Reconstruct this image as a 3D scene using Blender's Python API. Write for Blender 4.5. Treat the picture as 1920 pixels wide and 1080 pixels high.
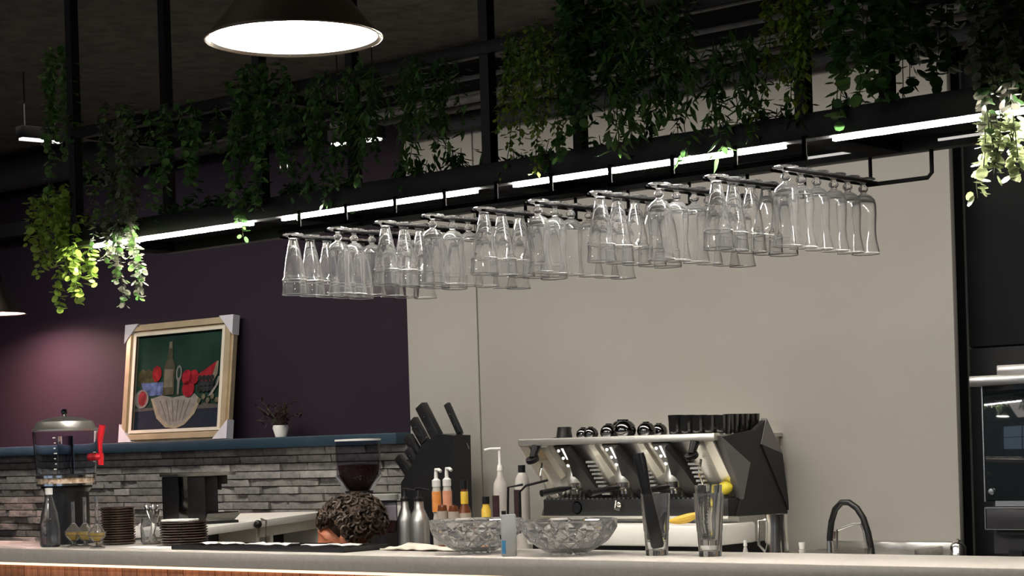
import bpy, bmesh, math, random
from mathutils import Vector, Matrix, noise
random.seed(7)
R = math.radians
S = bpy.context.scene
COL = S.collection
for o in list(bpy.data.objects):
    bpy.data.objects.remove(o)

# ------------------------------------------------------------------ camera
EYE, FPX, TH, ROLL = 1.40, 3700.0, R(41.2), math.atan(0.03)
HORY = 836.0
cd = bpy.data.cameras.new('camera')
cd.sensor_fit = 'HORIZONTAL'; cd.sensor_width = 36.0
cd.lens = FPX / 1920 * 36
cd.shift_y = (HORY - 540) / 1920
cd.clip_start = 0.05
cam = bpy.data.objects.new('camera', cd); COL.objects.link(cam)
cam.matrix_world = Matrix.Translation((0, 0, EYE)) @ Matrix.Rotation(TH, 4, 'Z') @ Matrix.Rotation(R(90), 4, 'X') @ Matrix.Rotation(-ROLL, 4, 'Z')
S.camera = cam

# ------------------------------------------------------------------ world, large lights, exposure
w = bpy.data.worlds.new('world'); S.world = w; w.use_nodes = True
w.node_tree.nodes['Background'].inputs[0].default_value = (0.55, 0.72, 1.0, 1)
w.node_tree.nodes['Background'].inputs[1].default_value = 0.55
S.view_settings.view_transform = 'Standard'
S.view_settings.look = 'None'
S.view_settings.exposure = 0.0
S.view_settings.gamma = 1.0
S.view_settings.use_curve_mapping = False
cy = S.cycles
cy.use_denoising = True
cy.max_bounces = 24; cy.transmission_bounces = 24; cy.glossy_bounces = 6; cy.diffuse_bounces = 3
cy.transparent_max_bounces = 16
cy.sample_clamp_indirect = 6.0
cy.blur_glossy = 0.6

def area(name, loc, size, power, col, rot=(0, 0, 0), spread=180):
    l = bpy.data.lights.new(name, 'AREA'); l.shape = 'RECTANGLE'
    l.size, l.size_y = size; l.energy = power; l.color = col; l.spread = R(spread)
    o = bpy.data.objects.new(name, l); COL.objects.link(o)
    o.location = loc; o.rotation_euler = rot
    return o
# unseen fill lights added over the back bar and the guest side
area('back_bar_fill', (-5.6, 5.15, 2.98), (7.4, 0.25), 64, (1.0, 0.93, 0.84), (R(32), 0, 0), 120)
area('guest_side_fill', (-5.2, 1.2, 3.02), (5.0, 1.6), 33, (1.0, 0.93, 0.85), (R(45), 0, 0))

# ------------------------------------------------------------------ helpers
sT, cT = math.sin(TH), math.cos(TH)
def ray(x, y):
    u, v = x - 960, HORY - y
    cr, sr = math.cos(ROLL), math.sin(ROLL)
    a, b = (u * cr + v * sr) / FPX, (-u * sr + v * cr) / FPX
    return Vector((-sT + cT * a, cT + sT * a, b))
CAM = Vector((0, 0, EYE))
def onY(x, y, Y): d = ray(x, y); return CAM + d * (Y / d.y)
def onZ(x, y, Z): d = ray(x, y); return CAM + d * ((Z - EYE) / d.z)
def onD(x, y, D): return CAM + ray(x, y) * D

def mat(name, col=(0.5, 0.5, 0.5), rough=0.5, metal=0.0, var=0.0, scale=20.0, bump=0.0, emit=None, estr=0.0,
        trans=0.0, ior=1.45, col2=None, coat=0.0, objvar=0.0, stretch=None, spec=None):
    m = bpy.data.materials.new(name); m.use_nodes = True
    nt = m.node_tree; b = nt.nodes['Principled BSDF']
    b.inputs['Base Color'].default_value = (*col, 1)
    b.inputs['Roughness'].default_value = rough
    b.inputs['Metallic'].default_value = metal
    b.inputs['Transmission Weight'].default_value = trans
    b.inputs['IOR'].default_value = ior
    b.inputs['Coat Weight'].default_value = coat
    if spec is not None: b.inputs['Specular IOR Level'].default_value = spec
    if emit:
        b.inputs['Emission Color'].default_value = (*emit, 1)
        b.inputs['Emission Strength'].default_value = estr
    src = None
    if var > 0 or bump > 0 or col2:
        tc = nt.nodes.new('ShaderNodeTexCoord'); n = nt.nodes.new('ShaderNodeTexNoise')
        n.inputs['Scale'].default_value = scale; n.inputs['Detail'].default_value = 5
        vec = tc.outputs['Object']
        if stretch:
            mp = nt.nodes.new('ShaderNodeMapping'); mp.inputs['Scale'].default_value = stretch
            nt.links.new(vec, mp.inputs['Vector']); vec = mp.outputs['Vector']
        nt.links.new(vec, n.inputs['Vector'])
        if var > 0 or col2:
            rmp = nt.nodes.new('ShaderNodeValToRGB')
            c2 = col2 or tuple(min(1, c * (1 + var)) for c in col)
            c1 = col if col2 else tuple(c * (1 - var) for c in col)
            rmp.color_ramp.elements[0].position = 0.32; rmp.color_ramp.elements[1].position = 0.68
            rmp.color_ramp.elements[0].color = (*c1, 1); rmp.color_ramp.elements[1].color = (*c2, 1)
            nt.links.new(n.outputs['Fac'], rmp.inputs['Fac']); src = rmp.outputs['Color']
        if bump > 0:
            bp = nt.nodes.new('ShaderNodeBump'); bp.inputs['Strength'].default_value = bump
            bp.inputs['Distance'].default_value = 0.01
            nt.links.new(n.outputs['Fac'], bp.inputs['Height']); nt.links.new(bp.outputs['Normal'], b.inputs['Normal'])
    if objvar > 0:
        oi = nt.nodes.new('ShaderNodeObjectInfo'); hs = nt.nodes.new('ShaderNodeHueSaturation')
        mr = nt.nodes.new('ShaderNodeMapRange'); mr.inputs['To Min'].default_value = 1 - objvar; mr.inputs['To Max'].default_value = 1 + objvar
        nt.links.new(oi.outputs['Random'], mr.inputs['Value']); nt.links.new(mr.outputs['Result'], hs.inputs['Value'])
        if src: nt.links.new(src, hs.inputs['Color'])
        else: hs.inputs['Color'].default_value = (*col, 1)
        src = hs.outputs['Color']
    if src: nt.links.new(src, b.inputs['Base Color'])
    return m

def leafmat(name, c1, c2, tl=0.35):
    m = mat(name, c1, 0.45, col2=c2, scale=14)
    nt = m.node_tree; b = nt.nodes['Principled BSDF']
    t = nt.nodes.new('ShaderNodeBsdfTranslucent'); mx = nt.nodes.new('ShaderNodeMixShader'); mx.inputs[0].default_value = tl
    ramp = [n for n in nt.nodes if n.type == 'VALTORGB'][0]
    nt.links.new(ramp.outputs['Color'], t.inputs['Color'])
    nt.links.new(b.outputs[0], mx.inputs[1]); nt.links.new(t.outputs[0], mx.inputs[2])
    nt.links.new(mx.outputs[0], nt.nodes['Material Output'].inputs['Surface'])
    return m

class MB:
    def __init__(s): s.v = []; s.f = []; s.mi = []; s.cur = 0
    def add(s, vs, fs):
        o = len(s.v); s.v += [Vector(p) for p in vs]
        for f in fs: s.f.append([i + o for i in f]); s.mi.append(s.cur)
        return s
    def box(s, a, b, M=None):
        (x0, y0, z0), (x1, y1, z1) = a, b
        p = [Vector(q) for q in ((x0,y0,z0),(x1,y0,z0),(x1,y1,z0),(x0,y1,z0),(x0,y0,z1),(x1,y0,z1),(x1,y1,z1),(x0,y1,z1))]
        if M: p = [M @ q for q in p]
        return s.add(p, [(0,3,2,1),(4,5,6,7),(0,1,5,4),(1,2,6,5),(2,3,7,6),(3,0,4,7)])
    def cbox(s, c, sz, M=None):
        h = Vector(sz) / 2
        T = Matrix.Translation(c) @ (M.to_4x4() if M else Matrix())
        return s.box(-h, h, T)
    def bbox(s, a, b, bv=0.004, M=None):
        """box with its edges taken off (bevelled prism, 24 vertices)"""
        (x0, y0, z0), (x1, y1, z1) = a, b
        bm = bmesh.new(); bmesh.ops.create_cube(bm, size=1)
        for q in bm.verts: q.co = Vector((x0 + (q.co.x + .5) * (x1 - x0), y0 + (q.co.y + .5) * (y1 - y0), z0 + (q.co.z + .5) * (z1 - z0)))
        bmesh.ops.bevel(bm, geom=bm.edges[:], offset=bv, segments=2, affect='EDGES', profile=0.5)
        bm.verts.index_update()
        vs = [(M @ q.co if M else q.co.copy()) for q in bm.verts]; fs = [[q.index for q in f.verts] for f in bm.faces]
        bm.free(); return s.add(vs, fs)
    def lathe(s, prof, n=24, c=(0,0,0), M=None, close=False, cap=True):
        c = Vector(c); vs = []; fs = []; k = len(prof)
        for i in range(n):
            a = 2 * math.pi * i / n
            for r, z in prof:
                p = Vector((r * math.cos(a), r * math.sin(a), z))
                vs.append(c + (M @ p if M else p))
        for i in range(n):
            j = (i + 1) % n
            for q in range(k if close else k - 1):
                q2 = (q + 1) % k
                if prof[q][0] < 1e-6 and prof[q2][0] < 1e-6: continue
                fs.append((i*k+q, j*k+q, j*k+q2, i*k+q2))
        if not close and cap:
            if prof[0][0] > 1e-6: fs.append([i*k for i in range(n)][::-1])
            if prof[-1][0] > 1e-6: fs.append([i*k+k-1 for i in range(n)])
        return s.add(vs, fs)
    def tube(s, pts, r, n=8, cap=True):
        pts = [Vector(p) for p in pts]; k = len(pts); vs = []; fs = []
        rr = r if isinstance(r, (list, tuple)) else [r] * k
        ref = None
        for i, p in enumerate(pts):
            t = (pts[min(i+1, k-1)] - pts[max(i-1, 0)]).normalized()
            if ref is None:
                ref = Vector((0,0,1)) if abs(t.z) < .9 else Vector((1,0,0))
            a = (ref - t * ref.dot(t)).normalized(); b = t.cross(a); ref = a
            for j in range(n):
                g = 2 * math.pi * j / n
                vs.append(p + a * math.cos(g) * rr[i] + b * math.sin(g) * rr[i])
        for i in range(k - 1):
            for j in range(n):
                fs.append((i*n+j, i*n+(j+1)%n, (i+1)*n+(j+1)%n, (i+1)*n+j))
        if cap: fs.append(list(range(n))[::-1]); fs.append([(k-1)*n+j for j in range(n)])
        return s.add(vs, fs)
    def prism(s, poly, d0, d1, f):
        """poly of 2-D points; f(u,v,d)->3-D"""
        n = len(poly)
        vs = [f(u, v, d0) for u, v in poly] + [f(u, v, d1) for u, v in poly]
        fs = [list(range(n)), [n + i for i in range(n)][::-1]] + [(i, n + i, n + (i+1) % n, (i+1) % n) for i in range(n)]
        return s.add(vs, fs)
    def sphere(s, c, r, n=16, sc=(1,1,1), M=None):
        prof = [(max(0, math.sin(math.pi*i/(n//2)))*1.0 * r, -math.cos(math.pi*i/(n//2)) * r) for i in range(n//2+1)]
        prof[0] = (0, -r); prof[-1] = (0, r)
        D = Matrix.Diagonal(Vector(sc))
        return s.lathe(prof, n, c, (M.to_3x3() @ D) if M else D)
    def mesh(s, name, sharp=35, fixn=True):
        me = bpy.data.meshes.new(name); me.from_pydata(s.v, [], s.f)
        if fixn:
            bm = bmesh.new(); bm.from_mesh(me)
            bmesh.ops.remove_doubles(bm, verts=bm.verts, dist=1e-6)
            bmesh.ops.recalc_face_normals(bm, faces=bm.faces); bm.to_mesh(me); bm.free()
        if sharp is not None:
            for p in me.polygons: p.use_smooth = True
            me.set_sharp_from_angle(angle=R(sharp))
        return me
    def build(s, name, material, parent=None, sharp=35, loc=None, fixn=True):
        me = s.mesh(name, sharp, fixn)
        for mm in (material if isinstance(material, (list, tuple)) else [material]): me.materials.append(mm)
        if isinstance(material, (list, tuple)) and not fixn:
            for p, i in zip(me.polygons, s.mi): p.material_index = i
        o = bpy.data.objects.new(name, me); COL.objects.link(o)
        if parent: o.parent = parent
        if loc is not None: o.location = loc
        return o

def tag(o, label=None, cat=None, group=None, kind=None):
    if label: o['label'] = label
    if cat: o['category'] = cat
    if group: o['group'] = group
    if kind: o['kind'] = kind
    return o
def thing(name, label, cat, loc=(0,0,0), rz=0.0, group=None):
    o = bpy.data.objects.new(name, None); COL.objects.link(o)
    o.location = loc; o.rotation_euler = (0, 0, rz); o.empty_display_size = .05
    return tag(o, label, cat, group)
def copy_tree(o, parent=None):
    c = o.copy(); COL.objects.link(c); c.parent = parent
    for ch in list(o.children): copy_tree(ch, c)
    return c
def part(name, fn, m, parent, **k):
    b = MB(); fn(b); return b.build(name, m, parent, **k)
ORD = ['first','second','third','fourth','fifth','sixth','seventh','eighth','ninth','tenth','eleventh','twelfth','thirteenth','fourteenth','fifteenth']

# ------------------------------------------------------------------ materials
M = {}
M['blackmetal'] = mat('black powder coat', (0.010, 0.010, 0.011), 0.5, var=.2, scale=60, spec=.25)
M['matteblack'] = mat('matte black paint', (0.004, 0.004, 0.0042), 0.8, var=.2, scale=60, spec=.04)
M['bright_steel'] = mat('bright satin steel', (0.92, 0.90, 0.83), 0.42, 1.0, var=.05, scale=6)
M['blackwall'] = mat('black cladding', (0.007, 0.0075, 0.0085), 0.5, var=.15, scale=8, spec=.25)
M['plastic_black'] = mat('black plastic', (0.012, 0.012, 0.013), 0.3, var=.1)
M['chrome'] = mat('polished steel', (0.86, 0.84, 0.79), 0.16, 1.0, var=.05, scale=4)
M['steel'] = mat('brushed steel', (0.62, 0.61, 0.58), 0.28, 1.0, var=.12, scale=30, stretch=(1, 1, 12))
M['alu'] = mat('matte aluminium', (0.60, 0.61, 0.60), 0.38, 1.0, var=.08, scale=25)
M['darksteel'] = mat('dark polished steel', (0.12, 0.12, 0.12), 0.13, 1.0, var=.1)
def glassmat(name, ior, whiten):
    """clear glass whitened with diffuse colour that stands in for bright lamp reflections"""
    m = mat(name, (1, 1, 1), 0.0, trans=1.0, ior=ior)
    nt = m.node_tree; b = nt.nodes['Principled BSDF']
    d = nt.nodes.new('ShaderNodeBsdfDiffuse'); t = nt.nodes.new('ShaderNodeBsdfTranslucent')
    for n in (d, t): n.inputs['Color'].default_value = (.95, .95, .95, 1)
    m1 = nt.nodes.new('ShaderNodeMixShader'); m1.inputs[0].default_value = .5
    m2 = nt.nodes.new('ShaderNodeMixShader'); m2.inputs[0].default_value = whiten  # white mixed in to imitate the bright look of lit glass
    nt.links.new(d.outputs[0], m1.inputs[1]); nt.links.new(t.outputs[0], m1.inputs[2])
    nt.links.new(b.outputs[0], m2.inputs[1]); nt.links.new(m1.outputs[0], m2.inputs[2])
    nt.links.new(m2.outputs[0], nt.nodes['Material Output'].inputs['Surface'])
    return m
M['glass'] = glassmat('clear glass', 1.46, .025)
M['thinglass'] = glassmat('thin clear glass', 1.42, .035)
M['crystal'] = glassmat('cut crystal glass', 1.52, .05)
M['edge_highlight'] = glassmat('glass edge highlight', 1.45, .7)  # mostly diffuse white, painting highlights onto glass rims and bands
M['plastic_clear'] = mat('clear acrylic', (0.93, 0.96, 1.0), 0.02, trans=1.0, ior=1.1)
M['smoke'] = mat('smoky acrylic', (0.62, 0.60, 0.66), 0.03, trans=1.0, ior=1.12)
M['frost'] = mat('frosted plastic', (0.85, 0.88, 0.9), 0.35, trans=.75, ior=1.2)
M['led'] = mat('led strip', (1, 1, 1), 0.5, emit=(1.0, 0.94, 0.86), estr=620)
M['led2'] = mat('slim led strip', (1, 1, 1), 0.5, emit=(1.0, 0.95, 0.88), estr=1.6)
M['led3'] = mat('dim slim led strip', (.8, .8, .8), 0.5, emit=(1.0, 0.95, 0.88), estr=.55)
M['ledwarm'] = mat('warm led strip', (1, 0.8, 0.6), 0.5, emit=(1.0, 0.66, 0.40), estr=2.2)
M['lampglow'] = mat('lamp diffuser', (1, 1, 1), 0.5, emit=(1.0, 0.93, 0.84), estr=48)
M['lampglow_added'] = mat('added lamp diffuser', (1, 1, 1), 0.5, emit=(1.0, 0.93, 0.84), estr=95)  # for the added pendants on the left
M['lampglow2'] = mat('far lamp diffuser', (1, 1, 1), 0.5, emit=(1.0, 0.60, 0.52), estr=480)
M['lampmetal'] = mat('brushed gunmetal', (0.50, 0.44, 0.36), 0.27, 1.0, var=.25, scale=6, stretch=(1, 1, 0.2))
M['lampwhite'] = mat('white enamel', (0.85, 0.85, 0.83), 0.4)
M['concrete_dark'] = mat('dark sprayed concrete', (0.072, 0.067, 0.059), 0.9, var=.35, scale=14, bump=.6)
M['floor'] = mat('dark floor tile', (0.10, 0.09, 0.085), 0.45, var=.2, scale=3)
M['maroon'] = mat('dark plum wall paint', (0.0165, 0.0122, 0.0250), 0.6, col2=(0.025, 0.0145, 0.0195), scale=.35, spec=.15)
M['greywall'] = mat('warm grey plaster panel', (0.285, 0.268, 0.238), 0.62, col2=(0.300, 0.288, 0.262), scale=1.6)
M['roomwall'] = mat('pale grey room wall', (0.40, 0.38, 0.35), 0.8, var=.1, scale=3)
M['ledge'] = mat('blue marble ledge', (0.014, 0.031, 0.048), 0.4, col2=(0.021, 0.043, 0.064), scale=9)
M['brick'] = mat('grey split stone', (0.16, 0.156, 0.148), 0.85, col2=(0.27, 0.26, 0.245), scale=26, bump=.8, objvar=.28)
M['mortar'] = mat('dark joint', (0.07, 0.068, 0.065), 0.9, var=.2)
M['slab'] = mat('speckled grey stone slab', (0.46, 0.43, 0.39), 0.33, col2=(0.52, 0.485, 0.44), scale=70)
M['wood'] = mat('reddish wood', (0.22, 0.085, 0.045), 0.42, col2=(0.42, 0.19, 0.10), scale=9, stretch=(14, 14, .8), objvar=.25)
M['gold'] = mat('gilt frame', (0.55, 0.45, 0.30), 0.32, 0.55, var=.12, scale=12)
M['cream'] = mat('cream inner slip', (0.62, 0.58, 0.48), 0.4, .2, var=.06)
M['card'] = mat('pale card corner', (0.48, 0.47, 0.52), 0.6, var=.06)
M['white'] = mat('white plastic', (0.78, 0.77, 0.73), 0.35, var=.03)
M['whitecounter'] = mat('white lacquered top', (0.92, 0.90, 0.83), 0.35, var=.03)
M['paper'] = mat('white paper', (0.78, 0.76, 0.72), 0.85, var=.04)
M['cloth'] = mat('off white bar cloth', (0.62, 0.56, 0.48), 0.95, var=.08, scale=40, bump=.4)
M['brownplate'] = mat('dark brown glazed ceramic', (0.030, 0.018, 0.014), 0.22, var=.25, scale=30, coat=.5)
M['beans'] = mat('coffee beans', (0.035, 0.012, 0.010), 0.4, col2=(0.09, 0.03, 0.022), scale=120, bump=.8)
M['ice'] = mat('amber crushed ice', (0.30, 0.17, 0.10), 0.15, col2=(0.75, 0.62, 0.48), scale=60, bump=.8)
M['red'] = mat('red plastic', (0.72, 0.02, 0.03), 0.25, coat=.4)
M['orange'] = mat('orange label', (0.75, 0.27, 0.06), 0.4, col2=(0.85, 0.40, 0.12), scale=40)
M['pinklab'] = mat('salmon label', (0.70, 0.28, 0.16), 0.4, col2=(0.80, 0.42, 0.28), scale=40)
M['yellow'] = mat('yellow label', (0.78, 0.50, 0.04), 0.4, col2=(0.85, 0.60, 0.10), scale=30)
M['banana'] = mat('banana skin', (0.80, 0.48, 0.05), 0.45, col2=(0.86, 0.58, 0.10), scale=20)
M['lemon'] = mat('lemon skin', (0.85, 0.72, 0.06), 0.4, var=.05, bump=.3, scale=120)
M['amber'] = mat('amber glass', (0.16, 0.05, 0.02), 0.1, coat=.6)
M['plumlabel'] = mat('dark plum label', (0.030, 0.014, 0.020), 0.4, col2=(0.05, 0.025, 0.03), scale=30)
M['bottlewhite'] = mat('pale translucent bottle', (0.52, 0.49, 0.45), 0.25, var=.04)
M['label'] = mat('cream paper label', (0.45, 0.38, 0.31), 0.7, var=.08)
M['skin'] = mat('skin', (0.44, 0.15, 0.075), 0.5, var=.06, scale=30)
M['hair'] = mat('curly brown hair', (0.010, 0.006, 0.004), 0.5, col2=(0.075, 0.045, 0.028), scale=45)
M['shirt'] = mat('black work shirt', (0.015, 0.015, 0.017), 0.85, var=.2)
M['trousers'] = mat('charcoal trousers', (0.02, 0.02, 0.024), 0.85, var=.2)
M['leaf_dark'] = leafmat('dark green leaf', (0.045, 0.115, 0.035), (0.085, 0.185, 0.055))
M['leaf_mid'] = leafmat('green leaf', (0.085, 0.20, 0.05), (0.16, 0.30, 0.075))
M['leaf_lime'] = leafmat('yellow green leaf', (0.20, 0.31, 0.04), (0.34, 0.44, 0.07))
M['leaf_lit'] = leafmat('lit coin leaf', (0.22, 0.38, 0.05), (0.40, 0.54, 0.10))  # leaves near the light strip, their lit brightness put into the colour
M['leaf_pale'] = leafmat('pale green coin leaf', (0.20, 0.27, 0.10), (0.34, 0.38, 0.20))
M['leaf_grey'] = leafmat('grey green leaf', (0.12, 0.14, 0.09), (0.22, 0.20, 0.17))
M['leaf_plum'] = leafmat('dark purple leaf', (0.03, 0.012, 0.016), (0.05, 0.02, 0.024))
M['stem'] = mat('vine stem', (0.05, 0.07, 0.025), 0.7, var=.2)
M['pipe'] = mat('dull painted pipe', (0.08, 0.078, 0.075), 0.65, 0.0, var=.2)
M['duct'] = mat('dark grey duct', (0.045, 0.045, 0.047), 0.45, .4, var=.2, scale=5)
M['oven_glass'] = mat('tinted oven glass', (0.012, 0.016, 0.018), 0.03, coat=1.0, spec=1.0)
M['ovengrey'] = mat('dark grey enamel', (0.03, 0.03, 0.033), 0.35, var=.1)
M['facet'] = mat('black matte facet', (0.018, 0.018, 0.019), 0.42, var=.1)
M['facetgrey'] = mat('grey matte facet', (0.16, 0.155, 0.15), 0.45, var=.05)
M['lit'] = mat('lit key', (1, 1, 1), 0.4, emit=(1.0, 0.98, 0.95), estr=1.0)

# ------------------------------------------------------------------ the room
YW, YG, YBK = 6.60, 6.45, 6.46        # plum wall, grey wall front, brick face base
XG0 = onY(766, 690, YG).x; XG1 = onY(1790, 650, YG).x
def struct(name, fn, m, parent=None, label=None, sharp=35):
    o = part(name, fn, m, parent, sharp=sharp)
    if not parent: o['kind'] = 'structure'
    if label: o['label'] = label
    return o
CEIL = 3.10
struct('floor', lambda b: b.box((-15, -4.2, -.1), (7, 6.9, 0)), M['floor'])
struct('ceiling', lambda b: b.box((-15, -4.2, CEIL), (7, 6.9, CEIL + .15)), M['concrete_dark'])
struct('wall_back', lambda b: b.box((-15, YW, 0), (XG0 + .2, YW + .2, CEIL)), M['maroon'], label='dark plum painted wall behind the painting')
struct('wall_left', lambda b: b.box((-15.2, -4.2, 0), (-15, 6.9, CEIL)), M['roomwall'])
struct('wall_right', lambda b: b.box((7, -4.2, 0), (7.2, 6.9, CEIL)), M['roomwall'])
def wf(b):   # street side with three big windows
    b.box((-15, -4.2, 0), (7, -4.0, .7)); b.box((-15, -4.2, 2.7), (7, -4.0, CEIL))
    for x0, x1 in ((-15, -13), (-9.8, -9.2), (-6.0, -3.5), (0.2, 7)): b.box((x0, -4.2, .7), (x1, -4.0, 2.7))
struct('wall_front', wf, M['roomwall'])
for k, (x0, x1) in enumerate(((-13, -9.8), (-9.2, -6.0), (-3.5, .2))):
    wn = struct('window_%d' % (k + 1), lambda b: [b.box((x0, -4.13, z), (x1, -4.07, z + .05)) for z in (.7, 1.7, 2.65)], M['blackmetal'])
    for xx in (x0, (x0 + x1) / 2 - .02, x1 - .05):
        part('mullion', lambda b: b.box((xx, -4.13, .7), (xx + .05, -4.07, 2.7)), M['blackmetal'], wn)
# grey panelled wall: two panels with an open seam
XS = onY(898, 700, YG).x
gw = struct('wall_back_panelled', lambda b: b.box((XG0 + .02, YG + .02, 0), (XG1 - .02, YW, 2.93)), M['blackwall'], label='warm grey panelled wall behind the bar')
part('upper_infill', lambda b: b.box((XG0 + .02, YG + .05, 2.931), (XG1 + .02, YW + .2, CEIL)), M['blackwall'], gw)
part('panel', lambda b: b.bbox((XG0, YG, 0), (XS - .004, YG + .03, 2.93), .003), M['greywall'], gw)
part('panel', lambda b: b.bbox((XS + .004, YG, 0), (XG1, YG + .03, 2.93), .003), M['greywall'], gw)
# black clad wall to the right, three panels
ZB = onY(1860, 650, YW - .05).z
bw = struct('wall_back_black', lambda b: b.box((XG1 - .1, YW - .02, 0), (7, YW + .2, CEIL)), M['mortar'], label='black clad wall beside the oven')
part('panel', lambda b: b.bbox((XG1 + .004, YW - .05, 0), (1.0, YW - .015, ZB - .003), .003), M['blackwall'], bw)
part('panel', lambda b: b.bbox((XG1 + .004, YW - .05, ZB + .003), (1.0, YW - .015, CEIL), .003), M['blackwall'], bw)

# brick half wall with marble ledge
ZL1 = onY(400, 824, 6.36).z; ZL0 = ZL1 - .052
ZBR = ZL0
br = struct('wall_brick', lambda b: b.box((-11.2, YBK, 0), (XG0 + .02, YW, ZBR)), M['mortar'], label='low wall of grey split stone bricks under the blue ledge')
rng = random.Random(3)
course = .0372; brick_meshes = {}
nrow = 15; nb = 0
for r in range(nrow):
    z1 = ZBR - .002 - r * course
    x = -10.45 - rng.random() * .2
    while x < XG0 - .02:
        L = rng.choice((.14, .19, .23, .27, .30))
        if x + L > XG0: L = XG0 - x
        if L < .05: break
        key = (round(L, 3), rng.randrange(3))
        if key not in brick_meshes:
            b = MB(); q = random.Random(hash(key) & 255)
            l = L - .005; h = course - .0045
            bm = bmesh.new(); bmesh.ops.create_grid(bm, x_segments=3, y_segments=1, size=.5)
            vs = []; fs = []
            for f in bm.faces: fs.append([v.index for v in f.verts])
            for v in bm.verts: vs.append(Vector(((v.co.x + .5) * l, -.006 - q.random() * .012, -(v.co.y + .5) * h)))
            bm.free()
            n = len(vs); vs += [Vector((p.x, .03, p.z)) for p in vs]
            eds = {}
            for f in fs:
                for i in range(len(f)):
                    a, c = f[i], f[(i + 1) % len(f)]; eds[(a, c)] = 1
            side = [(a, c, c + n, a + n) for (a, c) in eds if (c, a) not in eds]
            b.add(vs, fs + side); brick_meshes[key] = b.mesh('brick', sharp=25); brick_meshes[key].materials.append(M['brick'])
        o = bpy.data.objects.new('brick', brick_meshes[key]); COL.objects.link(o); o.parent = br
        proud = rng.random() * .024
        if x < onY(70, 950, YBK).x: proud += rng.choice((0, .012, .03))
        o.location = (x, YBK - proud, z1); nb += 1
        x += L
lg = struct('trim_1', lambda b: b.bbox((-11.2, 6.36, ZL0), (XG0 - .005, YW, ZL1), .006), M['ledge'], label='blue marble ledge along the top of the brick wall')

# pipes, tray and ducts under the ceiling
def run(name, z, Y, r, m, x0, x1, label, cat, square=False):
    b = MB()
    if square: b.bbox((x0, -r, -r), (x1, r, r), r * .15)
    else: b.tube([(x0, 0, 0), (x1, 0, 0)], r, 12)
    o = b.build(name, m, loc=(0, Y, z)); return tag(o, label, cat)
p = onY(885, 226, 6.40)
run('cable_tray', p.z, 6.41, .035, M['shirt'], XG0 + .05, XG1 + 3, 'black square cable tray running along the top of the grey wall', 'cable tray', True)
tops = [(905, 193, 6.30, .022), (905, 182, 6.20, .016), (905, 168, 6.25, .022), (905, 150, 6.15, .03)]
for i, (x, y, Y, r) in enumerate(tops):
    z = min(onY(x, y, Y).z, CEIL - r - .003)
    run('ceiling_pipe', z, Y, r, M['pipe'], -6.45, 2, '%s thin grey pipe up from the cable tray under the ceiling' % ORD[i], 'pipe')
pz = onY(400, 275, 6.42)
run('air_duct', pz.z + .06, 6.44, .09, M['duct'], -13, onY(560, 275, 6.42).x, 'dark grey round air duct above the painting wall', 'duct')
pz = onY(60, 208, 6.3)
run('ceiling_beam', pz.z, 6.3, .06, M['duct'], -14, onY(115, 208, 6.3).x, 'dark square beam at the far upper left corner', 'beam', True)
pz = onY(40, 430, 6.5)
run('wall_shelf', pz.z, 6.5, .04, M['blackmetal'], -14, onY(66, 430, 6.5).x, 'black square rail on the wall at the far left', 'rail', True)
def linear_light(a, b_, label):
    a, b_ = Vector(a), Vector(b_); L = (b_ - a).length; d = (b_ - a).normalized()
    rz = math.atan2(d.y, d.x); t = thing('linear_light', label, 'ceiling light', (a + b_) / 2, rz)
    part('housing', lambda b: b.bbox((-L/2, -.03, .01), (L/2, .03, .06), .004), M['matteblack'], t)
    part('light_strip', lambda b: b.box((-L/2 + .01, -.018, 0), (L/2 - .01, .018, .012)), M['led2'], t)
    for s in (-1, 1): part('cable', lambda b: b.tube([(s * L * .35, 0, .05), (s * L * .35, 0, CEIL - a.z)], .003, 5), M['blackmetal'], t)
zz = 2.80
linear_light(onZ(35, 262, zz), onZ(117, 269, zz), 'short lit ceiling strip at the far left behind the plants')
zz = 2.66
linear_light(onZ(622, 274, zz), onZ(716, 262, zz), 'short lit ceiling strip seen between the middle hanging plants')
p = onY(533, 312, 6.56)
part('wall_ring', lambda b: b.lathe([(.026 + .005 * math.cos(a * math.pi / 4), .005 * math.sin(a * math.pi / 4)) for a in range(8)], 24, M=Matrix.Rotation(R(90), 3, 'X'), close=True), M['steel'], None, loc=p)
tag(bpy.data.objects['wall_ring'], 'small steel ring on the plum wall behind the plants', 'ring')

# ------------------------------------------------------------------ bar counter
CT = 1.09; YC0 = 4.09; YC1 = 4.48
bt = part('bar_worktop', lambda b: b.bbox((-8.5, YC0, CT - .05), (.4, YC1, CT), .003), M['slab'], None)
tag(bt, 'long speckled grey stone bar top in the foreground', 'worktop')
bf = thing('bar_cabinet', 'reddish wooden plank front of the bar below the stone top', 'bar', (-8.5, 4.13, 0))
part('carcass', lambda b: b.box((0, .03, 0), (8.8, .22, CT - .052)), M['trousers'], bf)
pm = MB().bbox((0, 0, .08), (.078, .026, CT - .062), .003).mesh('plank'); pm.materials.append(M['wood'])
for i in range(110):
    o = bpy.data.objects.new('plank', pm); COL.objects.link(o); o.parent = bf; o.location = (i * .08, random.random() * .002, 0)
part('light_strip', lambda b: b.box((0.02, -.018, CT - .060), (8.7, -.006, CT - .052)), M['ledwarm'], bf)

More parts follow.
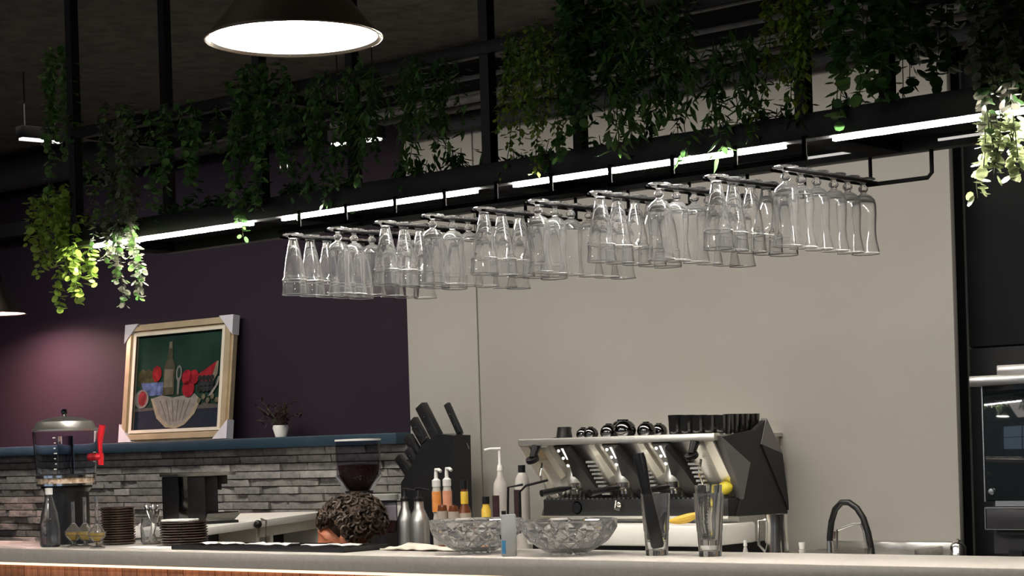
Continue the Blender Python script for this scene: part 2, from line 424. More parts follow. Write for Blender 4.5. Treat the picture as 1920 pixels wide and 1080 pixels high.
# back counter, hidden behind the bar: steel body, sink upstand
BC = .93; XBC = -6.42
part('back_counter', lambda b: (b.bbox((XBC, 5.85, BC - .04), (-1.2, 6.385, BC), .004), b.box((XBC, 5.9, .1), (-1.2, 6.385, BC - .04)), b.box((XBC, 5.95, 0), (-1.2, 6.35, .1))), M['steel'], None)
tag(bpy.data.objects['back_counter'], 'steel back counter along the wall behind the bar', 'counter')
xa, xb = onY(1562, 1020, 6.43).x, onY(1798, 1020, 6.43).x
part('sink_splashback', lambda b: (b.bbox((xa, 6.40, BC), (xb, 6.448, onY(1700, 1015, 6.43).z), .004), b.box((xa, 6.15, BC), (xa + .02, 6.42, BC + .05)), b.box((xb - .1, 6.2, BC), (xb - .05, 6.42, BC + .06))), M['steel'], None)
tag(bpy.data.objects['sink_splashback'], 'low steel splashback of the sink below the grey wall', 'splashback')

# white return worktop, set at an angle behind the bar
ZR = 1.12
A = onZ(372, 991, ZR); B = onZ(612, 958.5, ZR)
d = (B - A); d.z = 0; L = d.length; d.normalize(); rz = math.atan2(d.y, d.x)
rt = thing('return_cabinet', 'white topped cabinet with dark openings standing behind the bar', 'cabinet', (A.x, A.y, 0), rz)
part('top', lambda b: b.bbox((0, 0, ZR - .032), (L, .42, ZR), .004), M['whitecounter'], rt)
part('body', lambda b: (b.box((.02, .22, .0), (L - .02, .41, ZR - .033)), b.box((.02, .03, 0), (L - .02, .22, .72)), [b.box((x, .03, .72), (x + .04, .22, ZR - .033)) for x in (.02, L * .45, L * .56, L - .06)]), M['whitecounter'], rt)
for x0, x1 in ((.065, L * .44), (L * .605, L - .07)):
    part('dark_opening', lambda b: b.box((x0, .19, .73), (x1, .216, ZR - .04)), M['blackmetal'], rt)
part('edge_trim', lambda b: b.box((L * .46, .018, ZR - .075), (L, .04, ZR - .034)), M['cream'], rt)
p = onZ(487, 990, ZR - .03)
part('knob', lambda b: b.sphere((L * .385, -.016, ZR - .014), .018, 12), M['plastic_black'], rt)

# ------------------------------------------------------------------ hanging frame above the bar
YF, YB = 4.08, 4.48
zb, zt = 2.118, 2.180; ZU = 2.50
RX = [-5.50, -4.56, -3.62, -2.60, -1.62]
hf = thing('overhead_shelf', 'black steel frame with light strips hanging above the bar', 'shelf', (RX[0], (YF + YB) / 2, zb))
def W(x, y, z): return (x - RX[0], y - (YF + YB) / 2, z - zb)
part('front_beam', lambda b: b.bbox(W(RX[0] - .02, YF - .022, zb), W(RX[-1] + .02, YF + .022, zt), .002), M['blackmetal'], hf)
part('rear_beam', lambda b: b.bbox(W(RX[0] - .02, YB - .022, zb), W(RX[-1] + .02, YB + .022, zt), .002), M['blackmetal'], hf)
part('base_panel', lambda b: b.box(W(RX[0], YF + .02, zb + .032), W(RX[-1], YB - .02, zb + .040)), M['matteblack'], hf)
for x in RX:
    part('cross_beam', lambda b: b.bbox(W(x - .05, YF + .021, zb + .002), W(x + .05, YB - .021, zb + .034), .002), M['matteblack'], hf)
    for Y in (YF, YB):
        part('post', lambda b: b.box(W(x - .016, Y - .016, zt), W(x + .016, Y + .016, CEIL)), M['blackmetal'], hf)
for Y in (YF, YB):
    part('upper_beam', lambda b: b.bbox(W(RX[0], Y - .018, ZU - .018), W(RX[-1], Y + .018, ZU + .018), .002), M['blackmetal'], hf)
for x in RX:
    part('upper_cross_beam', lambda b: b.box(W(x - .015, YF, ZU - .014), W(x + .015, YB, ZU + .014)), M['blackmetal'], hf)
for i in range(4):
    x0, x1 = RX[i] + .075, RX[i + 1] - .065
    part('light_strip', lambda b: b.box(W(x0, YF + .006, zb - .009), W(x1, YF + .018, zb - .0005)), M['led'], hf)
    part('strip_baffle', lambda b: b.box(W(x0, YF + .0185, zb - .0088), W(x1, YF + .0215, zb + .001)), M['matteblack'], hf)  # unseen lip added to keep strip light off the wall
    if i: part('rear_light_strip', lambda b: b.box(W(x0 + .08, YB - .028, zb + .016), W(x1 - .03, YB - .0225, zb + .022)), M['led3'], hf)

# glass rack hanging under the frame
ZRAIL = 2.050
hx = [onY(x, y, YF + .01).x for x, y in ((578, 443), (665, 432), (757, 420), (850, 408), (947, 396), (1050, 383), (1160, 369), (1277, 354), (1395, 340), (1524, 325))]
chx = [onY(x, y, YF - .01).x for x, y in ((550, 446), (634, 436), (724, 424), (815, 411), (910, 398), (1010, 388), (1127, 372), (1238, 360), (1347, 343), (1474, 328))]
gr = thing('glass_rack', 'black wire rack with rails holding upturned glasses under the frame', 'glass rack', (chx[0], YF, ZRAIL))
def G(x, y, z): return (x - chx[0], y - YF, z - ZRAIL)
part('front_rail', lambda b: b.box(G(chx[0] - .05, YF - .026, ZRAIL + .016), G(hx[-1] + .008, YF - .022, ZRAIL + .028)), M['matteblack'], gr)
part('rear_rail', lambda b: b.tube([G(chx[-1] - .03, YB - .01, ZRAIL - .002), G(hx[-1] + .10, YB - .01, ZRAIL - .002), G(hx[-1] + .112, YB - .01, ZRAIL + .01), G(hx[-1] + .112, YB - .01, zb + .002)], .0055, 8), M['matteblack'], gr)
for x in hx:
    part('hanger', lambda b: b.box(G(x - .006, YF - .026, ZRAIL + .02), G(x + .006, YF - .0225, zb + .008)), M['matteblack'], gr)
for x in chx:
    part('rear_hanger', lambda b: b.tube([G(x, YB - .014, ZRAIL), G(x, YB - .014, zb + .001)], .005, 8), M['matteblack'], gr)
    part('bar_link', lambda b: b.tube([G(x - .019, YB - .014, ZRAIL), G(x + .019, YB - .014, ZRAIL)], .0038, 6), M['matteblack'], gr)
for x in chx:
    for s in (-1, 1):
        part('rail', lambda b: b.tube([G(x + s * .019, YF - .045, ZRAIL), G(x + s * .019, YB - .012, ZRAIL)], .0038, 6), M['matteblack'], gr)
    part('rail_link', lambda b: b.tube([G(x - .019, YF - .024, ZRAIL + .002), G(x - .019, YF - .024, ZRAIL + .018)], .003, 6), M['matteblack'], gr)
# ---- glasses (upside down; z = 0 is the top of the foot)
cone_out = [(0, 0), (.031, 0), (.033, -.002), (.031, -.005), (.016, -.009), (.0125, -.016), (.0145, -.026), (.019, -.045), (.026, -.080), (.031, -.110), (.0330, -.130), (.0368, -.134), (.0370, -.143), (.0368, -.160), (.0392, -.181), (.0390, -.183)]
cone_in = [(.0368, -.183), (.0366, -.180), (.0345, -.160), (.0335, -.140), (.0312, -.130), (.0285, -.110), (.0232, -.080), (.0155, -.050), (.008, -.036), (0, -.034)]
knob_out = [(0, 0), (.031, 0), (.033, -.002), (.030, -.005), (.010, -.009), (.0065, -.014), (.0075, -.018), (.0125, -.024), (.0125, -.030), (.0075, -.036), (.0085, -.040), (.020, -.046), (.0285, -.056), (.0315, -.070), (.0315, -.095), (.0295, -.120), (.0285, -.140), (.0300, -.160), (.0335, -.180), (.0360, -.194)]
knob_in = [(.0348, -.194), (.0320, -.178), (.0283, -.158), (.0268, -.140), (.0277, -.120), (.0295, -.095), (.0293, -.070), (.0262, -.060), (.016, -.051), (0, -.048)]
cone_me = MB().lathe(cone_out + cone_in, 28).mesh('glass_body', 50); cone_me.materials.append(M['thinglass'])
knob_me = MB().lathe(knob_out + knob_in, 28).mesh('glass_body', 50); knob_me.materials.append(M['thinglass'])
def ring(r, z, t): return MB().lathe([(r + t * math.cos(a * math.pi / 3), z + t * math.sin(a * math.pi / 3)) for a in range(6)], 28, close=True)
rim_c = ring(.0380, -.1830, .0013).mesh('rim', 60); band_c = ring(.0368, -.1385, .0013).mesh('band', 60); rim_k = ring(.0354, -.1940, .0012).mesh('rim', 60)
for me in (rim_c, band_c, rim_k): me.materials.append(M['edge_highlight'])
for i, x in enumerate(chx):
    cone = i % 2 == 0
    for j in range(5 if cone else 6):
        o = bpy.data.objects.new('cone_glass' if cone else 'tulip_glass', cone_me if cone else knob_me); COL.objects.link(o)
        o.location = (x + random.uniform(-.003, .003), YF - .015 + .073 * j + random.uniform(-.003, .003), ZRAIL + .0038 + .0062)
        o.rotation_euler = (random.uniform(-.02, .02), random.uniform(-.02, .02), random.random() * 6)
        row = 'leftmost' if i == 0 else 'rightmost' if i == 9 else ORD[i] + ' from left'
        what = 'upturned conical footed glass' if cone else 'upturned knob-stemmed tulip glass'
        tag(o, '%s, %s from the front in the %s rack row' % (what, ORD[j], row), 'glass', 'conical glasses on the rack' if cone else 'tulip glasses on the rack')
        for nm, me in ((('rim', rim_c), ('band', band_c)) if cone else (('rim', rim_k),)):
            c_ = bpy.data.objects.new(nm, me); COL.objects.link(c_); c_.parent = o

# ------------------------------------------------------------------ pendant lamps
def pendant(c, r, label, glow, h=None, rec=.016, dr=.885):
    t = thing('pendant_lamp', label, 'lamp', c)
    h = h or r * .95
    part('shade', lambda b: b.lathe([(r, 0), (r * .985, .006), (r * .24, h), (r * .20, h + .02), (r * .19, h + .018), (r * .22, h - .01), (r * .965, .006), (r * .985, 0)], 64, close=True), M['lampmetal'], t, sharp=25)
    part('inner_liner', lambda b: b.lathe([(r * .962, .004), (r * .215, h - .012), (.001, h - .012)], 48, cap=False), M['lampwhite'], t)
    part('rim', lambda b: b.lathe([(r * 1.004 + .003 * math.cos(k * math.pi / 4), .002 + .003 * math.sin(k * math.pi / 4)) for k in range(8)], 64, close=True), M['lampmetal'], t)
    part('diffuser', lambda b: b.lathe([(0, rec), (r * dr, rec), (r * dr, rec + .004), (0, rec + .004)], 48), glow, t)
    part('socket', lambda b: b.lathe([(0, h - .01), (r * .2, h - .01), (r * .2, h + .05), (r * .12, h + .08), (0, h + .08)], 24), M['blackmetal'], t)
    part('cord', lambda b: b.tube([(0, 0, h + .06), (0, 0, CEIL - c[2])], .005, 6), M['blackmetal'], t)
    return t
pendant(onD(551, 74, 3.84), .17, 'large conical brushed metal pendant lamp lit at the top', M['lampglow'])
pendant(onD(-6, 589, 10.62), .154, 'small conical pendant lamp cut by the left edge', M['lampglow2'], rec=.05, dr=.62)
LP = onD(551, 74, 3.84)  # the three unseen pendants after the small one are added for brightness
pendant(LP + Vector((4.3, -.6, 0)), .17, 'added conical pendant lamp over the right end of the bar, out of view', M['lampglow'])
pendant(LP + Vector((-1.95, -.3, 0)), .17, 'added conical pendant lamp over the left end of the bar, out of view', M['lampglow_added'])
pendant(LP + Vector((-3.9, -.3, 0)), .17, 'added conical pendant lamp beyond the left end of the bar, out of view', M['lampglow_added'])

# ------------------------------------------------------------------ hanging plants
def leaf_coin(s):
    """cupped round leaf with stalk at the origin, pointing -z"""
    pts = [(0, 0, 0)] + [(math.sin(a) * s * .55, abs(math.sin(a)) * s * .10, -s * .55 + math.cos(a) * s * .55) for a in [R(40 * k + 20) for k in range(9)]]
    c = len(pts); pts.append((0, -s * .10, -s * .55))
    ring = list(range(1, 10))
    return pts[1:], [(9, (k + 1) % 9, k) for k in range(9)], pts
def coin(s):
    ring = [Vector((math.sin(R(45 * k)) * s * .5, s * .12, -s * .5 + math.cos(R(45 * k)) * s * .5)) for k in range(8)]
    return ring + [Vector((0, 0, -s * .5))], [(8, (k + 1) % 8, k) for k in range(8)]
def lance(s):
    return [Vector(p) for p in ((0, 0, 0), (s * .17, s * .06, -s * .35), (0, 0, -s * .4), (-s * .17, s * .06, -s * .35), (s * .11, s * .05, -s * .72), (0, s * .02, -s * .72), (-s * .11, s * .05, -s * .72), (0, s * .1, -s))], \
           [(0, 2, 1), (0, 3, 2), (1, 2, 5, 4), (2, 3, 6, 5), (4, 5, 7), (5, 6, 7)]
def small(s):
    return [Vector(p) for p in ((0, 0, 0), (s * .28, s * .05, -s * .5), (0, 0, -s), (-s * .28, s * .05, -s * .5))], [(0, 3, 2, 1)]
KIND = {'coin': coin, 'lance': lance, 'small': small}
def vine(label, x0, x1, y0, y1, Y, kind, ls, mats, nst, dens, seed, depth=.10, taper=.5, split=None, group='hanging plants on the frame', lens=(.55, 1.0)):
    """strands hanging between two heights at the frame; ls leaf size, dens leaves per metre of strand"""
    q = random.Random(seed)
    top = onY((x0 + x1) / 2, y0, Y); bot = onY((x0 + x1) / 2, y1, Y)
    xa, xb = onY(x0, (y0 + y1) / 2, Y).x, onY(x1, (y0 + y1) / 2, Y).x
    top.x = (xa + xb) / 2
    H = top.z - bot.z; wd = xb - xa
    t = thing('hanging_vine', label, 'plant', top, 0, group)
    st = MB(); fo = MB(); leafs = 0; me = None
    for k in range(nst):
        fx = (k + .5) / nst - .5 + q.uniform(-.3, .3) / nst
        px, py = fx * wd, q.uniform(-depth, depth) * .5
        z = -q.uniform(0, .12) * H
        end = -H * (1 - taper * abs(fx) * 1.6) * q.uniform(*lens) if k else -H * .97
        pts = [Vector((px, py, z))]
        vx = q.uniform(-.1, .1)
        while pts[-1].z > end:
            vx = vx * .8 + q.uniform(-.12, .12)
            pts.append(pts[-1] + Vector((vx * .04, q.uniform(-.006, .006), -.03)))
        if len(pts) < 2: continue
        st.tube(pts, .0014, 4, cap=False)
        ln = .03 * (len(pts) - 1); n = int(ln * dens)
        for m in range(n):
            f = (m + q.random()) / n * (len(pts) - 1.001); i = int(f); p0 = pts[i].lerp(pts[i + 1], f - i)
            s = ls * q.uniform(.65, 1.2)
            a = q.uniform(0, 2 * math.pi)
            Mr = Matrix.Rotation(a, 3, 'Z') @ Matrix.Rotation(R(q.uniform(15, 95)), 3, 'X')
            p0 = p0 + Vector((math.cos(a + 1.57) * .004, math.sin(a + 1.57) * .004, 0)) + Vector((q.uniform(-1, 1), q.uniform(-1, 1), 0)) * ls * .35
            if split is not None and p0.z < -H * split and leafs < 290:
                if me is None:
                    b = MB(); v, fc = KIND[kind](ls); b.add(v, fc); me = b.mesh('leaf', 80, False); me.materials.append(mats[0])
                o = bpy.data.objects.new('leaf', me); COL.objects.link(o); o.parent = t
                o.matrix_local = Matrix.Translation(p0) @ Mr.to_4x4() @ Matrix.Scale(s / ls, 4); leafs += 1
            else:
                v, fc = KIND[kind](s); fo.cur = q.randrange(len(mats)); fo.add([p0 + Mr @ c for c in v], fc)
    tag(st.build('stem', M['stem'], t, fixn=False), kind='stuff')
    if fo.v: tag(fo.build('foliage', mats, t, sharp=80, fixn=False), kind='stuff')
    return t
F, BK = YF - .06, YB
D_, MI, LI, BR, GY = M['leaf_dark'], M['leaf_mid'], M['leaf_lime'], M['leaf_lit'], M['leaf_grey']
vine('lit yellow-green round-leaved vine at the far left post', 60, 138, 350, 510, YF + .0, 'coin', .028, [BR], 10, 190, 1, .09, .3, split=0.02, lens=(.6, 1))
vine('green round-leaved vine tip hanging lowest beside the left post', 106, 168, 400, 575, YF + .0, 'coin', .027, [BR], 8, 190, 21, .08, .3, split=0.02, lens=(.6, 1))
vine('dark round-leaved vine climbing above the lit one at left', 62, 150, 70, 380, YF + .02, 'coin', .026, [D_, MI, MI], 9, 150, 2, .1, .1)
vine('greyish sage vine hanging second from the left', 196, 262, 175, 582, F - .01, 'coin', .021, [GY, GY, MI], 11, 230, 3, .09, .4)
vine('short dark vine third from the left', 300, 395, 185, 395, F, 'coin', .026, [D_, MI, D_], 9, 160, 4, .1, .3)
vine('dark shaggy vine beside the left light strip', 425, 525, 110, 440, F - .01, 'coin', .024, [D_, D_, MI], 12, 170, 5, .1, .5)
vine('wide dark vine behind the large lamp', 535, 705, 120, 385, F, 'small', .030, [D_, D_, MI], 18, 230, 6, .12, .4)
vine('dark long-leaved vine right of the large lamp', 720, 845, 95, 325, F, 'lance', .040, [D_, D_, MI], 15, 190, 7, .12, .3)
vine('fine yellow-green vine next to the middle post', 948, 1062, 40, 318, F, 'small', .024, [LI, LI, MI], 16, 330, 8, .1, .5)
vine('dense dark vine right of the yellow-green one', 1062, 1150, -40, 285, F, 'coin', .026, [D_, D_, D_, MI], 13, 190, 9, .12, .2)
vine('broad vine of long pointed leaves above the middle light strip', 1130, 1285, -30, 288, F, 'lance', .048, [D_, MI, MI], 17, 150, 10, .12, .3)
vine('sparse long-leaved vine between the two yellow-green vines', 1285, 1438, 60, 278, F, 'lance', .046, [D_, MI, D_], 13, 130, 11, .12, .5)
vine('narrow yellow-green vine on the second post from right', 1445, 1548, -40, 232, F, 'small', .026, [LI, MI, LI], 13, 300, 12, .1, .4)
vine('round-leaved dark vine hanging before the grey wall at right', 1570, 1690, -40, 212, F, 'coin', .034, [D_, MI, D_], 12, 110, 13, .12, .4)
vine('open round-leaved dark vine near the right wall edge', 1680, 1780, -30, 215, BK, 'coin', .034, [D_, D_], 8, 90, 14, .12, .3)
vine('thick grey-green vine at the right edge of the photo', 1828, 1935, -60, 245, F, 'coin', .024, [GY, D_, GY], 15, 240, 15, .12, .1)
vine('pale lit vine tip below the right light strip', 1846, 1925, 205, 365, F - .01, 'coin', .025, [M['leaf_pale']], 9, 180, 16, .09, .5, split=0.02)
vine('low dark creeper on the frame left of the middle post', 745, 925, 285, 335, YF + .06, 'lance', .04, [D_, D_], 18, 220, 17, .2, .0, lens=(.7, 1))
vine('low dark creeper on the frame right of the middle post', 950, 1250, 262, 300, YF + .08, 'lance', .04, [D_, D_], 20, 260, 18, .2, .0, lens=(.7, 1))
vine('low spiky creeper on the frame at the right', 1330, 1640, 196, 232, YF + .08, 'lance', .04, [D_, D_], 26, 260, 19, .2, .0, lens=(.7, 1))
vine('low dark creeper on the frame at the left', 300, 660, 350, 400, YF + .06, 'coin', .026, [D_, D_], 24, 200, 20, .16, .0, lens=(.7, 1))

# ------------------------------------------------------------------ painting on the ledge
pl = onY(232, 826, 6.50); pr = onY(433, 819, 6.50); wP = pr.x - pl.x
hP = onY(240, 612, 6.57).z - ZL1
lean = math.asin(min(.9, .07 / hP))
pt = thing('framed_painting', 'gilt framed still life with bottle, fruit and white cloth leaning on the ledge', 'painting', ((pl.x + pr.x) / 2, 6.505, ZL1))
Mp = Matrix.Rotation(-lean, 4, 'X')
fwx, fwz = .085, .062
def PF(u, v, d): return Mp @ Vector((u, -d, v))
W2 = wP / 2
for nm, poly in (('frame_bottom', [(-W2, 0), (W2, 0), (W2 - fwx, fwz), (-W2 + fwx, fwz)]), ('frame_top', [(-W2, hP), (W2, hP), (W2 - fwx, hP - fwz), (-W2 + fwx, hP - fwz)]),
                 ('frame_left', [(-W2, 0), (-W2, hP), (-W2 + fwx, hP - fwz), (-W2 + fwx, fwz)]), ('frame_right', [(W2, 0), (W2, hP), (W2 - fwx, hP - fwz), (W2 - fwx, fwz)])):
    b = MB(); b.prism(poly, 0, .026, PF)
    o4 = [Vector(p) for p in poly]; q = [o4[0].lerp(o4[3], .18), o4[1].lerp(o4[2], .18), o4[1].lerp(o4[2], .55), o4[0].lerp(o4[3], .55)]
    b.prism([tuple(x) for x in q], .025, .036, PF)
    o = b.build('frame_side', M['gold'], pt)
    q = [o4[0].lerp(o4[3], .74), o4[1].lerp(o4[2], .74), o4[1].lerp(o4[2], 1.0), o4[0].lerp(o4[3], 1.0)]
    part('inner_slip', lambda b: b.prism([tuple(x) for x in q], .02, .030, PF), M['cream'], o)
for sx in (-1, 1):
    for z0, s in ((0, 1), (hP, -1)):
        k = .105; poly = [(sx * (W2 + .004), z0 - s * .004 if s < 0 else z0), (sx * (W2 - k), z0 - s * .004 if s < 0 else z0), (sx * (W2 + .004), z0 + s * k * .92)]
        part('card_corner', lambda b: b.prism(poly, -.004, .040, PF), M['card'], pt)
cx0, cx1, cz0, cz1 = -W2 + fwx, W2 - fwx, fwz, hP - fwz
cw, ch = cx1 - cx0, cz1 - cz0
cv = part('canvas', lambda b: b.prism([(cx0, cz0), (cx1, cz0), (cx1, cz1), (cx0, cz1)], .004, .012, PF), mat('painted green ground', (0.008, 0.022, 0.017), .9, spec=.05, col2=(0.014, 0.036, 0.027), scale=5), pt)
def U(a, b_): return (cx0 + a * cw, cz0 + b_ * ch)
def ell(a, b_, ra, rb, n=16): return [U(a + ra * math.cos(2 * math.pi * k / n), b_ + rb * math.sin(2 * math.pi * k / n)) for k in range(n)]
layer = [.0122]
def paint(nm, polys, col, v=.15):
    layer[0] += .00035
    col = tuple(c * .6 for c in col)
    mm = mat('paint ' + nm, col, .9, spec=.05, var=v, scale=25)
    b = MB()
    for poly in polys: b.prism(poly, layer[0] - .0006, layer[0], PF)
    b.build(nm, mm, cv, sharp=None)
paint('painted_table', [[U(0, 0), U(1, 0), U(1, .22), U(0, .22)]], (.022, .028, .045))
paint('painted_table_edge', [[U(0, .2), U(.3, .21), U(.3, .235), U(0, .235)], [U(.7, .2), U(1, .2), U(1, .23), U(.8, .26)]], (.10, .095, .09))
paint('painted_grapes', [ell(.04 + .035 * i, .5 + .05 * j + .02 * (i % 2), .024, .03, 10) for i in range(7) for j in range(3)], (.075, .075, .035), .5)
paint('painted_bowl', [[U(.06, .5), U(.36, .5), U(.32, .36), U(.12, .36)]], (.10, .14, .30), .6)
paint('painted_cloth', [[U(.2, .33), U(.32, .36), U(.45, .33), U(.7, .36), U(.76, .3), U(.7, .16), U(.6, .05), U(.5, .01), U(.38, .03), U(.28, .12)]], (.26, .25, .23), .2)
paint('painted_cloth_folds', [[U(.3 + .07 * k, .3), U(.31 + .07 * k, .3), U(.40 + .035 * k, .08), U(.395 + .035 * k, .08)] for k in range(6)], (.10, .10, .10))
paint('painted_lace', [[U(.19, .33), U(.22, .33), U(.31, .14), U(.42, .045), U(.5, .03), U(.5, .005), U(.38, .02), U(.27, .12)], [U(.78, .3), U(.74, .31), U(.67, .16), U(.58, .06), U(.5, .03), U(.5, .005), U(.6, .04), U(.71, .15)]], (.34, .30, .22))
paint('painted_plate', [ell(.08, .33, .085, .10)], (.22, .20, .19))
paint('painted_apple', [ell(.09, .335, .05, .08)], (.23, .03, .035), .4)
paint('painted_bottle', [[U(.33, .36), U(.46, .36), U(.46, .66), U(.425, .74), U(.415, .92), U(.375, .92), U(.365, .74), U(.33, .66)]], (.07, .07, .045), .3)
paint('painted_bottle_label', [[U(.34, .44), U(.44, .44), U(.44, .63), U(.34, .63)]], (.16, .15, .11))
paint('painted_bottle_cap', [[U(.378, .85), U(.412, .85), U(.412, .92), U(.378, .92)]], (.16, .15, .11))
paint('painted_tomato', [ell(.25, .59, .055, .085)], (.30, .02, .025), .4)
paint('painted_glass', [ell(.51, .58, .035, .085), [U(.495, .5), U(.525, .5), U(.52, .36), U(.5, .36)]], (.17, .18, .17))
paint('painted_glass_inside', [ell(.51, .585, .018, .055)], (.02, .04, .032))
paint('painted_melon', [[U(.68, .52), U(.94, .68), U(.93, .55), U(.87, .44)]], (.33, .025, .035), .3)
paint('painted_melon_rind', [[U(.87, .44), U(.94, .68), U(.96, .68), U(.955, .55), U(.885, .43)]], (.24, .22, .16))
paint('painted_pomegranates', [ell(.61, .53, .06, .08), ell(.69, .53, .055, .075), ell(.63, .41, .07, .085)], (.31, .018, .03), .35)
paint('painted_dark_grapes', [ell(.76 + .045 * i, .40 + .055 * j, .026, .033, 10) for i in range(4) for j in range(3)], (.03, .033, .035), .5)
paint('painted_nuts', [ell(.76 + .05 * i, .28 + .04 * (i % 2), .022, .03, 8) for i in range(5)], (.13, .12, .08), .5)
paint('painted_spoon', [[U(.86, .32), U(.9, .33), U(.97, .44), U(.985, .52), U(.965, .52), U(.94, .43)]], (.28, .27, .24))

# little dark plant in a white pot on the ledge
p = onY(521, 814, 6.45)
pp = thing('potted_plant', 'small white pot with dark purple foliage on the blue ledge', 'plant', (p.x, 6.47, ZL1))
part('pot', lambda b: b.lathe([(0, 0), (.026, 0), (.040, .045), (.036, .058), (.033, .058), (.033, .05), (0, .05)], 20), M['white'], pp)
fo = MB(); q = random.Random(31); stm = MB()
for k in range(26):
    a = q.uniform(0, 6.28); rr = q.uniform(.03, .14); hh = q.uniform(.08, .19)
    tip = Vector((math.cos(a) * rr * 1.1, math.sin(a) * rr * .6, hh)); stm.tube([(0, 0, .05), tip * .6 + Vector((0, 0, .03)), tip], .0012, 4)
    for m in range(7):
        v, fc = lance(.035 * q.uniform(.7, 1.2)); pz = Vector((0, 0, .06)).lerp(tip, .4 + .1 * m)
        Mr = Matrix.Rotation(q.uniform(0, 6.28), 3, 'Z') @ Matrix.Rotation(R(q.uniform(30, 130)), 3, 'X'); fo.add([pz + Mr @ c for c in v], fc)
tag(stm.build('stem', M['stem'], pp), kind='stuff'); tag(fo.build('foliage', M['leaf_plum'], pp, sharp=80, fixn=False), kind='stuff')

# ------------------------------------------------------------------ things on the bar top
def onC(x, y): return onZ(x, y, CT)
# drinks dispenser
p = onC(126, 1017); p = Vector((onY(126, 950, 4.375).x, 4.375, CT))
dp = thing('drinks_dispenser', 'clear drinks dispenser with steel lid and red tap at bar end', 'dispenser', p, R(20))
part('base', lambda b: b.lathe([(0, 0), (.098, 0), (.098, .006), (.082, .012), (.080, .19), (.092, .205), (.092, .215), (0, .215)], 40), M['plastic_black'], dp)
part('ice_chamber', lambda b: b.lathe([(0, .216), (.104, .216), (.104, .246), (0, .246)], 40), M['ice'], dp)
part('steel_ring', lambda b: (b.lathe([(.1045, .214), (.108, .214), (.108, .222), (.1045, .222)], 40, close=True), b.lathe([(.1045, .243), (.109, .243), (.109, .252), (.1045, .252)], 40, close=True)), M['chrome'], dp)
part('tank', lambda b: b.lathe([(.108, .253), (.117, .40), (.117, .412), (.114, .412), (.114, .40), (.105, .256), (0, .256), (0, .253)], 48), M['plastic_clear'], dp)
part('scale_marks', lambda b: [b.cbox((.030 + .003 * (k % 2), -.112 - .0035 * k * .18, .275 + .019 * k), (.006 if k % 3 else .011, .002, .004)) for k in range(7)], M['white'], dp)
part('cooling_core', lambda b: b.lathe([(0, .257), (.030, .257), (.030, .395), (0, .395)], 24), M['smoke'], dp)
ld = part('lid', lambda b: b.lathe([(0, .414), (.118, .414), (.119, .420), (.110, .428), (.102, .448), (.060, .462), (.015, .467), (0, .467)], 48), M['bright_steel'], dp)
part('lid_knob', lambda b: b.lathe([(0, .466), (.008, .466), (.007, .474), (.012, .480), (.012, .488), (.006, .494), (0, .494)], 20), M['darksteel'], ld)
tp = part('tap', lambda b: (b.tube([(.10, .0, .315), (.155, 0, .315)], .014, 14), b.tube([(.150, 0, .328), (.150, 0, .285)], .011, 12)), M['red'], dp)
part('tap_lever', lambda b: b.tube([(.150, 0, .325), (.148, 0, .36), (.152, 0, .395), (.162, 0, .43)], [.007, .009, .013, .012], 12), M['red'], tp)
part('tap_nut', lambda b: b.lathe([(.0145, -.006), (.019, -.006), (.019, .006), (.0145, .006)], 12, (.128, 0, .315), Matrix.Rotation(R(90), 3, 'Y'), close=True), M['plastic_clear'], tp)
# water bottle
p = onY(94, 1000, 4.20); p.z = CT
wb = thing('glass_bottle', 'clear glass water bottle standing before the drinks dispenser', 'bottle', p)
part('bottle_body', lambda b: b.lathe([(0, 0), (.033, 0), (.036, .006), (.036, .075), (.030, .115), (.016, .165), (.0115, .185), (.0115, .198), (.009, .198), (.009, .185), (.0135, .163), (.0275, .114), (.0335, .075), (.0335, .010), (0, .007)], 32), M['glass'], wb)
part('cap', lambda b: b.lathe([(0, .186), (.0135, .186), (.0135, .209), (0, .210)], 24), M['white'], wb)
# cruets
cru = [(138, 4.205, 'left', .16), (160, 4.225, 'middle', .175), (182, 4.17, 'right', .18)]
for x, y, wh, hh in cru:
    p = onY(x, 1000, y); p.z = CT
    t = thing('oil_cruet', '%s one of three small long-necked glass cruets with yellow oil' % wh, 'cruet', p, 0, 'cruets on the bar')
    part('flask', lambda b: b.lathe([(0, .022), (.012, .022), (.030, .042), (.031, .055), (.014, .075), (.0065, .085), (.0060, hh), (.0045, hh), (.0048, .086), (.0115, .075), (.0285, .055), (.0275, .044), (.010, .026), (0, .026)], 24), M['crystal'], t)
    part('oil', lambda b: b.lathe([(0, .027), (.0095, .027), (.026, .0445), (.027, .052), (0, .052)], 20), M['yellow'], t)
    part('foot', lambda b: b.lathe([(0, 0), (.026, 0), (.026, .004), (.006, .010), (.008, .021), (0, .021)], 20), M['crystal'], t)
